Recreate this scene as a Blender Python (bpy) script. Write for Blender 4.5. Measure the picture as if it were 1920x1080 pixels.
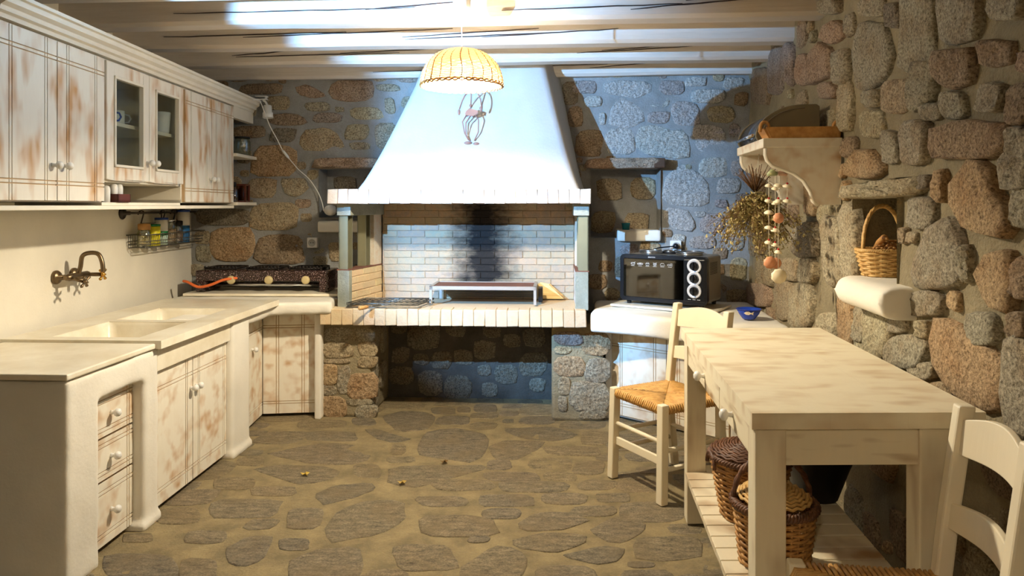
import bpy, bmesh, math, random
from mathutils import Vector, Matrix, noise
random.seed(7)
for o in list(bpy.data.objects): bpy.data.objects.remove(o)
SC = bpy.context.scene
COL = SC.collection
PI = math.pi

# ------------------------------------------------------------------ camera, world, exposure
F = 1333.0          # focal length in pixels of a 1920 wide frame
HZ = 385.0          # horizon row
H = 1.42            # eye height
cam = bpy.data.cameras.new('camera')
cam.sensor_width = 36.0
cam.lens = 36.0 * F / 1920.0
cam.shift_y = -(540.0 - HZ) / 1920.0
cam.clip_start = 0.05
camo = bpy.data.objects.new('camera', cam)
COL.objects.link(camo)
camo.location = (0, 0, H)
camo.rotation_euler = (PI / 2, 0, 0)
SC.camera = camo
w = bpy.data.worlds.new('world'); SC.world = w
w.use_nodes = True
w.node_tree.nodes['Background'].inputs[0].default_value = (0.9, 0.8, 0.65, 1)
w.node_tree.nodes['Background'].inputs[1].default_value = 0.02
SC.view_settings.view_transform = 'Standard'
SC.view_settings.look = 'None'
SC.view_settings.gamma = 1.0
SC.view_settings.use_curve_mapping = False
SC.view_settings.exposure = 0.0
BULB_STRENGTH = 3900.0        # warm pendant bulb
REAR_FILL = 0.27              # added fill pendant behind the viewer, share of the first
SPOT_POWER = 1150.0            # added cool spot on the left wall, out of view
WARM = (1.0, 0.87, 0.65)
COOL = (0.24, 0.54, 1.0)

# ------------------------------------------------------------------ helpers
def S(r, g, b):
    f = lambda c: (c / 255 / 12.92) if c / 255 <= 0.04045 else ((c / 255 + 0.055) / 1.055) ** 2.4
    return (f(r), f(g), f(b), 1.0)

class Fr:
    """a flat frame on the plan: origin o, direction a along it, direction n out of it"""
    def __init__(s, o, a, n=None, keep=False):
        s.o = Vector((o[0], o[1])); s.a = Vector(a)
        if not keep: s.a.normalize()
        s.n = Vector(n) if n else Vector((s.a.y, -s.a.x))
        if not keep: s.n.normalize()
    def pt(s, t, out, z):
        p = s.o + s.a * t + s.n * out
        return Vector((p.x, p.y, z))
    def pix(s, u, v, out=0.0):
        dx = (u - 960) / F
        # X = dx*Y ; solve o + a t + n out = (dx Y, Y)
        bx, by = s.o.x + s.n.x * out, s.o.y + s.n.y * out
        # bx + ax t = dx (by + ay t)
        t = (dx * by - bx) / (s.a.x - dx * s.a.y)
        Y = by + s.a.y * t
        return t, H - (v - HZ) * Y / F

def pw(u, v, Y):
    return Vector(((u - 960) * Y / F, Y, H - (v - HZ) * Y / F))

BW = Fr((0, 5.243), (1, -.061), (-.061, -1))          # back wall
RW = Fr((1.716, 5.138), (-.105, -1), (-1, .105))      # right wall, runs towards the camera
LW = Fr((-2.268, 0), (-.03, 1), (1, .03))             # left wall
UC = Fr((-1.84, 0), (-.0225, 1), (1, .0225))          # wall cabinet fronts
LC = Fr((-1.762, 0), (.0495, 1), (1, -.0495))         # counter fronts
FP = Fr((-.35, 5.264), (1, -.061), (-.061, -1))       # fireplace, out = distance from back wall

def wm(o):
    if o is None: return Matrix.Identity(4)
    if o.parent is None: return o.matrix_basis.copy()
    return wm(o.parent) @ o.matrix_parent_inverse @ o.matrix_basis

def link(o, parent=None, local=False):
    COL.objects.link(o)
    if parent is not None:
        o.parent = parent
        if not local: o.matrix_parent_inverse = wm(parent).inverted()
    return o

def tag(o, label=None, cat=None, group=None, kind=None):
    if label: o['label'] = label
    if cat: o['category'] = cat
    if group: o['group'] = group
    if kind: o['kind'] = kind
    return o

def thing(name, label, cat, loc=(0, 0, 0), rz=0.0, group=None):
    o = bpy.data.objects.new(name, None)
    o.empty_display_size = 0.05
    o.location = loc; o.rotation_euler = (0, 0, rz)
    COL.objects.link(o)
    return tag(o, label, cat, group)

class MB:
    def __init__(s): s.v = []; s.f = []; s.m = []; s.mi = 0; s.sm = []; s.smooth = False
    def _f(s, idx):
        s.f.append(idx); s.m.append(s.mi); s.sm.append(s.smooth)
    def hexa(s, c):
        b = len(s.v); s.v += [Vector(p) for p in c]
        for q in ((3, 2, 1, 0), (4, 5, 6, 7), (0, 1, 5, 4), (1, 2, 6, 5), (2, 3, 7, 6), (3, 0, 4, 7)):
            s._f([b + i for i in q])
        return s
    def box(s, x0, x1, y0, y1, z0, z1):
        return s.hexa([(x0, y0, z0), (x1, y0, z0), (x1, y1, z0), (x0, y1, z0),
                       (x0, y0, z1), (x1, y0, z1), (x1, y1, z1), (x0, y1, z1)])
    def fbox(s, fr, a0, a1, o0, o1, z0, z1):
        P = fr.pt
        return s.hexa([P(a0, o0, z0), P(a1, o0, z0), P(a1, o1, z0), P(a0, o1, z0),
                       P(a0, o0, z1), P(a1, o0, z1), P(a1, o1, z1), P(a0, o1, z1)])
    def prism(s, poly, ext):
        """poly: list of 3d points, ext: extrusion vector"""
        b = len(s.v); n = len(poly); ext = Vector(ext)
        s.v += [Vector(p) for p in poly] + [Vector(p) + ext for p in poly]
        s._f(list(range(b, b + n))[::-1]); s._f(list(range(b + n, b + 2 * n)))
        for i in range(n):
            j = (i + 1) % n
            s._f([b + i, b + j, b + n + j, b + n + i])
        return s
    def tube(s, pts, r, seg=6, closed=False, caps=True):
        pts = [Vector(p) for p in pts]; n = len(pts)
        rs = r if isinstance(r, (list, tuple)) else [r] * n
        b = len(s.v); up = Vector((0.13, 0.21, 1)).normalized(); prev = None
        for i, p in enumerate(pts):
            if closed: t = pts[(i + 1) % n] - pts[i - 1]
            else: t = pts[min(i + 1, n - 1)] - pts[max(i - 1, 0)]
            if t.length < 1e-9: t = Vector((0, 0, 1))
            t.normalize()
            if prev is None:
                x = t.cross(up)
                if x.length < 1e-3: x = t.cross(Vector((1, 0, 0)))
            else:
                x = prev - t * prev.dot(t)
                if x.length < 1e-4: x = t.cross(up)
            x.normalize(); prev = x; y = t.cross(x)
            for k in range(seg):
                a = 2 * PI * k / seg
                s.v.append(p + (x * math.cos(a) + y * math.sin(a)) * rs[i])
        old = s.smooth; s.smooth = True
        for i in range(n if closed else n - 1):
            j = (i + 1) % n
            for k in range(seg):
                l = (k + 1) % seg
                s._f([b + i * seg + k, b + i * seg + l, b + j * seg + l, b + j * seg + k])
        s.smooth = old
        if caps and not closed:
            s._f([b + k for k in range(seg)][::-1]); s._f([b + (n - 1) * seg + k for k in range(seg)])
        return s
    def lathe(s, prof, org, axis=(0, 0, 1), seg=20, sx=1.0, sy=1.0):
        """prof: (r, h) list along the axis"""
        org = Vector(org); ax = Vector(axis).normalized()
        x = ax.cross(Vector((0, 1, 0)))
        if x.length < 1e-3: x = ax.cross(Vector((1, 0, 0)))
        x.normalize(); y = ax.cross(x)
        if abs(ax.z) > .999: x, y = Vector((1, 0, 0)), Vector((0, 1, 0))
        b = len(s.v)
        for r, h in prof:
            for k in range(seg):
                a = 2 * PI * k / seg
                s.v.append(org + ax * h + x * (r * sx * math.cos(a)) + y * (r * sy * math.sin(a)))
        old = s.smooth; s.smooth = True
        for i in range(len(prof) - 1):
            for k in range(seg):
                l = (k + 1) % seg
                s._f([b + i * seg + k, b + i * seg + l, b + (i + 1) * seg + l, b + (i + 1) * seg + k])
        s.smooth = old
        if prof[0][0] > 1e-4: s._f([b + k for k in range(seg)][::-1])
        if prof[-1][0] > 1e-4: s._f([b + (len(prof) - 1) * seg + k for k in range(seg)])
        return s
    def ball(s, c, r, seg=12, sc=(1, 1, 1)):
        n = max(4, seg // 2); c = Vector(c); b = len(s.v)
        for i in range(n + 1):
            th = PI * i / n
            for k in range(seg):
                a = 2 * PI * k / seg
                s.v.append(c + Vector((r * sc[0] * math.sin(th) * math.cos(a), r * sc[1] * math.sin(th) * math.sin(a), r * sc[2] * math.cos(th))))
        old = s.smooth; s.smooth = True
        for i in range(n):
            for k in range(seg):
                l = (k + 1) % seg
                s._f([b + i * seg + k, b + (i + 1) * seg + k, b + (i + 1) * seg + l, b + i * seg + l])
        s.smooth = old
        return s
    def cyl(s, p0, p1, r, seg=12): return s.tube([p0, p1], r, seg)
    def mesh(s, name, mats):
        me = bpy.data.meshes.new(name)
        me.from_pydata([tuple(p) for p in s.v], [], s.f)
        for m in (mats if isinstance(mats, (list, tuple)) else [mats]): me.materials.append(m)
        me.polygons.foreach_set('material_index', s.m)
        me.polygons.foreach_set('use_smooth', s.sm)
        me.update(); me.validate()
        return me
    def build(s, name, mats, parent=None, local=False, bevel=0, seg=2, label=None, fix=True):
        me = s.mesh(name, mats)
        if fix:
            bm = bmesh.new(); bm.from_mesh(me)
            bmesh.ops.remove_doubles(bm, verts=bm.verts, dist=1e-6)
            bmesh.ops.recalc_face_normals(bm, faces=bm.faces)
            bm.to_mesh(me); bm.free()
        o = bpy.data.objects.new(name, me)
        link(o, parent, local)
        if bevel:
            md = o.modifiers.new('bevel', 'BEVEL'); md.width = bevel; md.segments = seg; md.limit_method = 'ANGLE'; md.angle_limit = 0.7
        if label: o['label'] = label
        return o

def plaster_mods(o, voxel=.016, smooth=8, disp=.008, scale=.25):
    r = o.modifiers.new('remesh', 'REMESH'); r.mode = 'VOXEL'; r.voxel_size = voxel; r.use_smooth_shade = True
    m = o.modifiers.new('smooth', 'SMOOTH'); m.iterations = smooth; m.factor = .5
    t = bpy.data.textures.new('plaster_lumps', 'CLOUDS'); t.noise_scale = scale
    d = o.modifiers.new('lumps', 'DISPLACE'); d.texture = t; d.strength = disp; d.mid_level = .5; d.texture_coords = 'GLOBAL'

# ------------------------------------------------------------------ materials
class NT:
    def __init__(s, name):
        s.mat = bpy.data.materials.new(name); s.mat.use_nodes = True
        s.t = s.mat.node_tree; s.b = s.t.nodes['Principled BSDF']
    def n(s, typ, props=None, **inp):
        nd = s.t.nodes.new('ShaderNode' + typ)
        for k, v in (props or {}).items(): setattr(nd, k, v)
        for k, v in inp.items(): s.set(nd, k, v)
        return nd
    def set(s, nd, k, v):
        k = k.replace('_', ' ') if isinstance(k, str) and k not in nd.inputs else k
        i = nd.inputs[int(k[1:])] if isinstance(k, str) and k[0] == 'i' and k[1:].isdigit() else nd.inputs[k]
        if isinstance(v, tuple) and len(v) == 2 and hasattr(v[0], 'outputs'): s.t.links.new(v[0].outputs[v[1]], i)
        elif hasattr(v, 'outputs'): s.t.links.new(v.outputs[0], i)
        else: i.default_value = v
    def pos(s, scale=(1, 1, 1), rot=(0, 0, 0), obj=False):
        g = (s.n('TexCoord'), 'Object') if obj else (s.n('NewGeometry'), 'Position')
        return s.n('Mapping', Vector=g, Scale=scale, Rotation=rot)
    def noise(s, vec, scale, detail=4.0, rough=.55):
        return (s.n('TexNoise', Vector=vec, Scale=scale, Detail=detail, Roughness=rough), 0)
    def ramp(s, fac, stops, interp='LINEAR'):
        r = s.n('ValToRGB', Fac=fac); e = r.color_ramp.elements; r.color_ramp.interpolation = interp
        while len(e) < len(stops): e.new(0.5)
        for i, (p, c) in enumerate(stops):
            e[i].position = p
            e[i].color = c if isinstance(c, tuple) else (c, c, c, 1)
        return r
    def mix(s, fac, a, b, mode='MIX'):
        m = s.n('Mix', {'data_type': 'RGBA', 'blend_type': mode})
        for i, v in ((0, fac), (6, a), (7, b)):
            if hasattr(v, 'outputs'): s.t.links.new(v.outputs[2] if v.bl_idname == 'ShaderNodeMix' else v.outputs[0], m.inputs[i])
            elif isinstance(v, tuple) and len(v) == 2 and hasattr(v[0], 'outputs'): s.t.links.new(v[0].outputs[v[1]], m.inputs[i])
            else: m.inputs[i].default_value = v
        return (m, 2)
    def math(s, op, a, b=0.0):
        m = s.n('Math', {'operation': op}); s.set(m, 'i0', a); s.set(m, 'i1', b); return m
    def bump(s, hgt, strength=.3, dist=.01, normal=None):
        b = s.n('Bump', Height=hgt, Strength=strength, Distance=dist)
        if normal: s.set(b, 'Normal', normal)
        s.t.links.new(b.outputs[0], s.b.inputs['Normal']); return b
    def out(s, color=None, rough=None, metal=None, **kw):
        if color is not None: s.set(s.b, 'Base Color', color)
        if rough is not None: s.set(s.b, 'Roughness', rough)
        if metal is not None: s.set(s.b, 'Metallic', metal)
        for k, v in kw.items(): s.set(s.b, k.replace('_', ' '), v)
        return s.mat

def plain(name, rgb, rough=.5, metal=0.0, bump=0.0, bscale=60, var=.12, **kw):
    n = NT(name); p = n.pos()
    c = n.mix((n.noise(p, 9, 3)), tuple(x * (1 - var) for x in rgb[:3]) + (1,), tuple(min(1, x * (1 + var)) for x in rgb[:3]) + (1,))
    if bump: n.bump(n.noise(p, bscale, 4), bump, .004)
    return n.out(c, rough, metal, **kw)

def m_plaster(name, rgb, bumpy=.16):
    n = NT(name); p = n.pos()
    c = n.mix(n.ramp(n.noise(p, 3, 5), [(.3, 0.0), (.75, 1.0)]), rgb, tuple(x * .86 for x in rgb[:3]) + (1,))
    h = n.mix(.35, n.noise(p, 7, 4), n.noise(p, 70, 3))
    n.bump(h, bumpy, .02)
    return n.out(c, .85)

def m_distress(name, stretch, amount=.5, wear=S(194, 144, 84), base=S(236, 230, 216), lo=.5, hi=.68):
    n = NT(name); p = n.pos(stretch)
    a = n.ramp(n.noise(p, 1.0, 1.6, .5), [(lo, 0.0), (hi, 1.0)])
    p2 = n.pos((9, 9, 9))
    b = n.ramp(n.noise(p2, .6, 2), [(.34, 0.1), (.52, 1.0)])
    k = n.math('MULTIPLY', n.math('MULTIPLY', a, b), amount)
    c = n.mix(k, base, wear)
    g = n.noise(n.pos((80, 80, 9)), 1.0, 3)
    c = n.mix(n.math('MULTIPLY', g, .16), c, S(190, 178, 160))
    n.bump(g, .12, .003)
    return n.out(c, .55)

def m_stone(name, ochre=.55, bumps=1.0):
    n = NT(name); p = n.pos()
    oc = (n.n('ObjectInfo'), 'Color')
    fine = n.noise(p, 105, 5, .75)
    big = n.noise(p, 9, 4)
    dark = n.mix(1.0, oc, S(105, 98, 90), 'MULTIPLY')
    lite = n.mix(.35, oc, S(235, 225, 200))
    c = n.mix(n.ramp(fine, [(.32, 0.0), (.52, .55), (.72, 1.0)]), dark, lite)
    c = n.mix(n.ramp(big, [(.45, 0.0), (.75, ochre)]), c, n.mix(1.0, c, S(205, 165, 110), 'MULTIPLY'))
    v = n.n('TexVoronoi', Vector=p, Scale=34.0)
    h = n.mix(.45, n.mix(.5, fine, n.noise(p, 24, 6, .65)), (v, 0))
    n.bump(h, .9 * bumps, .022)
    return n.out(c, .92)

def m_mortar(name, rgb, rgb2, b=.8, sc=4):
    n = NT(name); p = n.pos()
    c = n.mix(n.ramp(n.noise(p, sc, 8, .68), [(.36, 0.0), (.64, 1.0)]), rgb, rgb2)
    c = n.mix(n.math('MULTIPLY', n.noise(p, 120, 3), .35), c, S(70, 62, 50))
    h = n.mix(.4, n.noise(p, 11, 5), n.noise(p, 90, 4))
    n.bump(h, b, .025)
    return n.out(c, .95)

def m_flag(name):
    n = NT(name); p = n.pos()
    oc = (n.n('ObjectInfo'), 'Color')
    st = n.noise(n.pos((14, 40, 14), (0, 0, .25)), 1.0, 6, .7)
    fine = n.noise(p, 130, 5, .7)
    k = n.mix(.5, st, fine)
    c = n.mix(n.ramp(k, [(.33, 0.0), (.5, .45), (.66, 1.0)]), n.mix(1.0, oc, S(118, 112, 104), 'MULTIPLY'), n.mix(.30, oc, S(225, 205, 165)))
    c = n.mix(n.ramp(n.noise(p, 5, 4), [(.45, 0.0), (.7, .6)]), c, S(120, 102, 70))
    n.bump(k, .75, .012)
    return n.out(c, .8)

def m_brick(name, soot=False):
    n = NT(name); p = n.pos()
    oc = (n.n('ObjectInfo'), 'Color')
    c = n.mix(n.ramp(n.noise(p, 26, 5), [(.4, 0.0), (.8, .6)]), oc, S(206, 168, 128))
    if soot:
        # smoke stain: a column in the middle of the fire back, ragged edges, widest just above the grate
        g = n.n('SeparateXYZ', Vector=(n.n('NewGeometry'), 'Position'))
        rag = n.noise(n.pos((5, 5, 11)), 1.6, 5, .7)
        dx = n.math('ABSOLUTE', n.math('ADD', (g, 'X'), .205))
        wd = n.math('ADD', dx, n.math('MULTIPLY', n.math('SUBTRACT', rag, .5), .36))
        k = n.ramp(wd, [(.06, 1.0), (.15, .72), (.30, 0.0)])
        hz = n.ramp((g, 'Z'), [(.80, 0.0), (.86, 1.0)])
        c = n.mix(n.math('MULTIPLY', k, hz), c, S(24, 20, 18))
    h = n.mix(.5, n.noise(p, 18, 5), n.noise(p, 90, 3))
    n.bump(h, .55, .012)
    return n.out(c, .85)

def m_beam(name):
    n = NT(name)
    p = n.pos()
    base = n.mix(n.noise(n.pos((2, 20, 30)), 1.0, 4), S(220, 211, 200), S(200, 188, 172))
    c = base
    n.bump(n.noise(n.pos((3, 30, 60)), 1.0, 3), .4, .006)
    return n.out(c, .7)

def m_wood(name, c1, c2, stretch, rough=.5, b=.15):
    n = NT(name); p = n.pos(stretch)
    g = n.noise(p, 1.0, 5, .6)
    c = n.mix(n.ramp(g, [(.35, 0.0), (.7, 1.0)]), c1, c2)
    n.bump(g, b, .004)
    return n.out(c, rough)

def m_glass(name, tint=(1, 1, 1, 1), rough=.02, alpha=None):
    n = NT(name)
    return n.out(tint, rough, 0.0, Transmission_Weight=1.0, IOR=1.3)

def m_thin(name, tint, refl=.25):
    """thin pane: lets most light straight through, mirrors a little"""
    n = NT(name)
    tr = n.n('BsdfTransparent', Color=tint); gl = n.n('BsdfGlossy', Roughness=.04, Color=(.9, .9, .9, 1))
    mx = n.n('MixShader', i0=refl, i1=tr, i2=gl)
    n.t.links.new(mx.outputs[0], n.t.nodes['Material Output'].inputs[0]); return n.mat

def m_wicker(name, c1, c2):
    n = NT(name); p = n.pos()
    c = n.mix(n.ramp(n.noise(n.pos((30, 30, 70)), 1.0, 3), [(.35, 0.0), (.7, 1.0)]), c1, c2)
    n.bump(n.noise(p, 160, 2), .3, .002)
    return n.out(c, .55)

M = {}
M['plaster'] = m_plaster('white_plaster', S(236, 230, 216))
M['plaster_wall'] = m_plaster('wall_plaster', S(238, 231, 214), .12)
M['hood'] = m_plaster('hood_plaster', S(208, 205, 200), .15)
M['mortar'] = m_mortar('wall_mortar', S(166, 152, 120), S(138, 126, 98))
M['mortar_back'] = m_mortar('back_wall_mortar', S(164, 164, 161), S(140, 139, 134), .5)
M['mortar_floor'] = m_mortar('floor_mortar', S(164, 146, 106), S(124, 110, 80), .6, 6)
M['stone'] = m_stone('granite')
M['stone_grey'] = m_stone('grey_granite', .12)
M['flag'] = m_flag('flagstone')
M['brick'] = m_brick('painted_brick')
M['fire_brick'] = m_brick('sooty_painted_brick', True)
M['concrete'] = m_mortar('grey_concrete', S(172, 176, 164), S(140, 146, 134), .4)
M['beam'] = m_beam('white_cracked_beam')
M['plank'] = m_wood('white_plank', S(222, 208, 186), S(200, 184, 160), (40, 3, 10), .7)
M['door_v'] = m_distress('distressed_white_vertical', (15, 15, 4.6), 1.0, lo=.46, hi=.69)
M['door_h'] = m_distress('distressed_white_lower', (14, 14, 15), .9, base=S(240, 233, 216), lo=.46, hi=.78)
M['groove'] = plain('worn_groove', S(196, 164, 122), .7)
M['cab'] = plain('cabinet_white', S(232, 224, 206), .55, bump=.1)
M['cab_in'] = plain('cabinet_inside', S(226, 218, 200), .7)
M['marble'] = None
n_ = NT('pale_marble'); pm = n_.pos()
M['marble'] = n_.out(n_.mix(n_.ramp(n_.noise(pm, 4, 7, .65), [(.38, 0.0), (.62, 1.0)]), S(238, 230, 210), S(220, 208, 182)), .28)
M['table_leg'] = m_distress('limed_table_leg', (20, 20, 4), .6, wear=S(160, 122, 74), base=S(232, 220, 190), lo=.45, hi=.8)
M['table'] = m_distress('limed_table', (6, 6, 30), 1.0, wear=S(160, 122, 74), base=S(232, 220, 190), lo=.5, hi=.75)
M['table_top'] = m_distress('limed_table_top', (7, 15, 14), .75, wear=S(186, 146, 92), base=S(236, 225, 196), lo=.44, hi=.8)
M['chair'] = plain('cream_paint', S(238, 226, 198), .45, var=.05)
M['rush'] = m_wicker('woven_rush', S(226, 180, 108), S(192, 142, 76))
M['silver'] = plain('silver_trim', S(222, 222, 226), .3, .3)
M['wick_dark'] = m_wicker('dark_willow', S(112, 72, 44), S(70, 42, 26))
M['wick_mid'] = m_wicker('brown_willow', S(192, 144, 82), S(142, 98, 50))
M['wick_light'] = m_wicker('pale_willow', S(222, 184, 118), S(186, 142, 78))
M['cane'] = None
M['bronze'] = plain('aged_bronze', S(122, 104, 80), .35, .9)
M['brass'] = plain('polished_brass', S(212, 164, 82), .25, 1.0)
M['iron'] = plain('dark_iron', S(74, 66, 58), .5, .7)
M['wire'] = plain('steel_wire', S(120, 118, 110), .35, .9)
M['chrome'] = plain('chrome', S(210, 212, 215), .15, 1.0)
M['steel'] = plain('oven_side_steel', S(150, 142, 128), .42, .75)
M['black'] = plain('black_plastic', S(20, 21, 24), .22)
M['blackm'] = plain('black_matt', S(26, 24, 23), .7)
M['white_pl'] = plain('white_plastic', S(232, 230, 224), .35)
M['print'] = plain('white_print', S(215, 215, 212), .6)
M['rust'] = plain('rusty_sheet', S(120, 78, 62), .8, .2, .4, 50, .3)
M['wood_tan'] = m_wood('tan_wood', S(206, 156, 92), S(170, 118, 60), (30, 6, 30))
M['bamboo'] = m_wood('bamboo', S(226, 200, 138), S(196, 160, 94), (6, 6, 60))
M['pane'] = m_thin('cabinet_pane', (.86, .89, .87, 1), .07)
M['jar'] = m_thin('jar_glass', (.86, .9, .86, 1), .16)
M['amber'] = m_thin('amber_glass', (.42, .18, .06, 1), .18)
M['teal'] = plain('teal_glass', S(30, 150, 168), .1, 0, Transmission_Weight=.5)
M['china'] = plain('white_china', S(232, 232, 230), .2)
M['blue_china'] = plain('blue_glaze', S(34, 66, 170), .2)
M['orange'] = plain('orange_hose', S(226, 110, 50), .5)
M['string'] = plain('string', S(214, 204, 182), .8)
M['red'] = plain('red_bead', S(170, 36, 30), .3)
M['shell'] = plain('shell_white', S(236, 222, 190), .45, bump=.2)
M['shell_o'] = plain('shell_orange', S(216, 150, 112), .5, bump=.3)
M['copper'] = plain('copper_figure', S(168, 122, 104), .5, .25)
M['herb'] = plain('dried_herb', S(168, 152, 98), .9, var=.4)
M['herb2'] = plain('dried_stems', S(104, 72, 40), .9)
M['dark_tin'] = plain('bread_bin_metal', S(128, 118, 94), .45, .1)
M['galv'] = plain('channel_steel', S(150, 148, 122), .5, .6)
M['pan'] = plain('blackened_pan', S(36, 30, 27), .5, .5)
n_ = NT('speckled_enamel'); pm = n_.pos()
M['enamel'] = n_.out(n_.mix(n_.ramp(n_.noise(pm, 170, 2), [(.6, 0.0), (.66, 1.0)]), S(44, 22, 18), S(190, 170, 165)), .22)
n_ = NT('woven_cane')
M['cane'] = n_.out(S(250, 236, 212), .6)
_t = n_.n('BsdfTranslucent', Color=S(255, 236, 200)); _m = n_.n('MixShader', i0=.5, i1=n_.b, i2=_t)
n_.t.links.new(_m.outputs[0], n_.t.nodes['Material Output'].inputs[0])
# ------------------------------------------------------------------ stones
STC = {'g': S(176, 165, 138), 'o': S(204, 160, 98), 'b': S(158, 118, 72), 'p': S(190, 150, 120), 'l': S(206, 192, 152),
       't': S(186, 162, 118), 'v': S(150, 128, 122), 'd': S(112, 96, 74), 'G': S(214, 212, 208), 'P': S(192, 178, 176), 'V': S(166, 152, 158)}
def tint(c, k=.1):
    f = 1 + random.uniform(-k, k)
    return tuple(min(1, x * f * (1 + random.uniform(-.03, .03))) for x in c[:3]) + (1,)

def resample(poly, n):
    pts = [Vector(p) for p in poly]
    q = []
    for i in range(len(pts)):                      # one corner-cutting pass
        a, b = pts[i], pts[(i + 1) % len(pts)]
        q += [a * .92 + b * .08, a * .08 + b * .92]
    L = [0]
    for i in range(len(q)): L.append(L[-1] + (q[(i + 1) % len(q)] - q[i]).length)
    out = []; j = 0
    for k in range(n):
        d = L[-1] * k / n
        while L[j + 1] < d: j += 1
        t = (d - L[j]) / max(1e-9, L[j + 1] - L[j])
        out.append(q[j] * (1 - t) + q[(j + 1) % len(q)] * t)
    return out

def stone(name, poly, fr, depth, color, parent, n=14, mat='stone', flat=False, rough=.22, base=0.0):
    """poly in (t, z) of the frame; a proud, rough-faced stone"""
    ring = resample(poly, n)
    c = sum(ring, Vector((0, 0))) / n
    size = sum((p - c).length for p in ring) / n
    ring = [c + (p - c) * (1 + random.uniform(-.035, .035)) for p in ring]
    if fr is None: P = lambda t, o, z: Vector((t, z, o))           # on the floor
    else: P = lambda t, o, z: fr.pt(t, o, z)
    O = P(c.x, base, c.y)
    lev = [(1.03, -.02, 0), (1.0, depth * .5, .2), (.95, depth * .88, .25), (.8, depth, .25), (.55, depth * 1.02, .2), (.28, depth * 1.02, .2)]
    tx, tz = random.uniform(-.3, .3) * depth / size, random.uniform(-.3, .3) * depth / size
    if flat: tx = tz = 0
    if flat: lev = [(1.02, -.01, 0), (.985, depth * .8, .05), (.93, depth, .1), (.6, depth, .3)]
    vs = []
    for sc, off, j in lev:
        for p in ring:
            q = c + (p - c) * sc
            vs.append(P(q.x, base + off + random.uniform(-j, j) * depth * rough * 4 + (tx * (q.x - c.x) + tz * (q.y - c.y) if off > 0 else 0), q.y) - O)
    vs.append(P(c.x, base + depth * 1.0, c.y) - O)
    fs = []
    for i in range(len(lev) - 1):
        for k in range(n):
            l = (k + 1) % n
            fs.append((i * n + k, i * n + l, (i + 1) * n + l, (i + 1) * n + k))
    b = (len(lev) - 1) * n
    for k in range(n): fs.append((b + k, b + (k + 1) % n, len(vs) - 1))
    me = bpy.data.meshes.new(name); me.from_pydata([tuple(v) for v in vs], [], fs)
    bm = bmesh.new(); bm.from_mesh(me); bmesh.ops.recalc_face_normals(bm, faces=bm.faces)
    fc = sum((f.normal.dot(f.calc_center_median()) for f in bm.faces))
    up = P(c.x, base + 1, c.y) - O
    if sum(f.normal.dot(up) for f in bm.faces) < 0: bmesh.ops.reverse_faces(bm, faces=bm.faces)
    bm.to_mesh(me); bm.free()
    me.polygons.foreach_set('use_smooth', [True] * len(me.polygons))
    me.materials.append(M[mat])
    o = bpy.data.objects.new(name, me); o.location = O; o.color = color
    link(o, parent)
    return o, c, size, ring

def sq_poly(x0, y0, x1, y1, n=11):
    cx, cy, rx, ry = (x0 + x1) / 2, (y0 + y1) / 2, (x1 - x0) / 2, (y1 - y0) / 2
    ph = random.uniform(0, 1); e = random.uniform(.36, .6); sk = random.uniform(-.14, .14)
    out = []
    for k in range(n):
        a = 2 * PI * (k + ph) / n
        ca, sa = math.cos(a), math.sin(a)
        x = math.copysign(abs(ca) ** e, ca); y = math.copysign(abs(sa) ** e, sa)
        r = random.uniform(.9, 1.03)
        out.append((cx + rx * r * (x + sk * y), cy + ry * r * y))
    return out

class Packed:
    """keeps the outlines already laid so that fillers do not run into them"""
    def __init__(s): s.pts = []
    def add(s, ring):
        c = sum(ring, Vector((0, 0))) / len(ring)
        for p in ring: s.pts += [p, (p + c) / 2]
        s.pts.append(c)
    def room(s, p): return min([(q - p).length for q in s.pts] or [9])
def inside(p, ring):
    r = False; n = len(ring)
    for i in range(n):
        a, b = ring[i], ring[i - 1]
        if (a[1] > p[1]) != (b[1] > p[1]) and p[0] < (b[0] - a[0]) * (p[1] - a[1]) / (b[1] - a[1]) + a[0]: r = not r
    return r

def lay(groups, fr, parent, depth, off, packed, rings, name='stone', mat='stone', flat=False, n=14, grow=1.09):
    for (x0, y0, sc, items) in groups:
        for it in items:
            if isinstance(it[0], list): poly, col = it[0], it[1]
            else: poly, col = sq_poly(*it[:4]), it[4]
            q = []
            for (x, y) in poly:
                u, v = x0 + x / sc, y0 + y / sc
                if fr is None:
                    Y = H * F / (v - HZ); q.append(((u - 960) * Y / F, Y))
                else: q.append(fr.pix(u, v, off))
            d = depth * random.uniform(.75, 1.3)
            mx = sum(p[0] for p in q) / len(q); my = sum(p[1] for p in q) / len(q)
            q = [(mx + (p[0] - mx) * grow, my + (p[1] - my) * grow) for p in q]
            c = STC[col] if isinstance(col, str) else col
            o, cc, size, ring = stone(name, q, fr, d, tint(c), parent, n, 'stone_grey' if col in ('G', 'P', 'V') else mat, flat)
            packed.add(ring); rings.append(ring)

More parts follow.
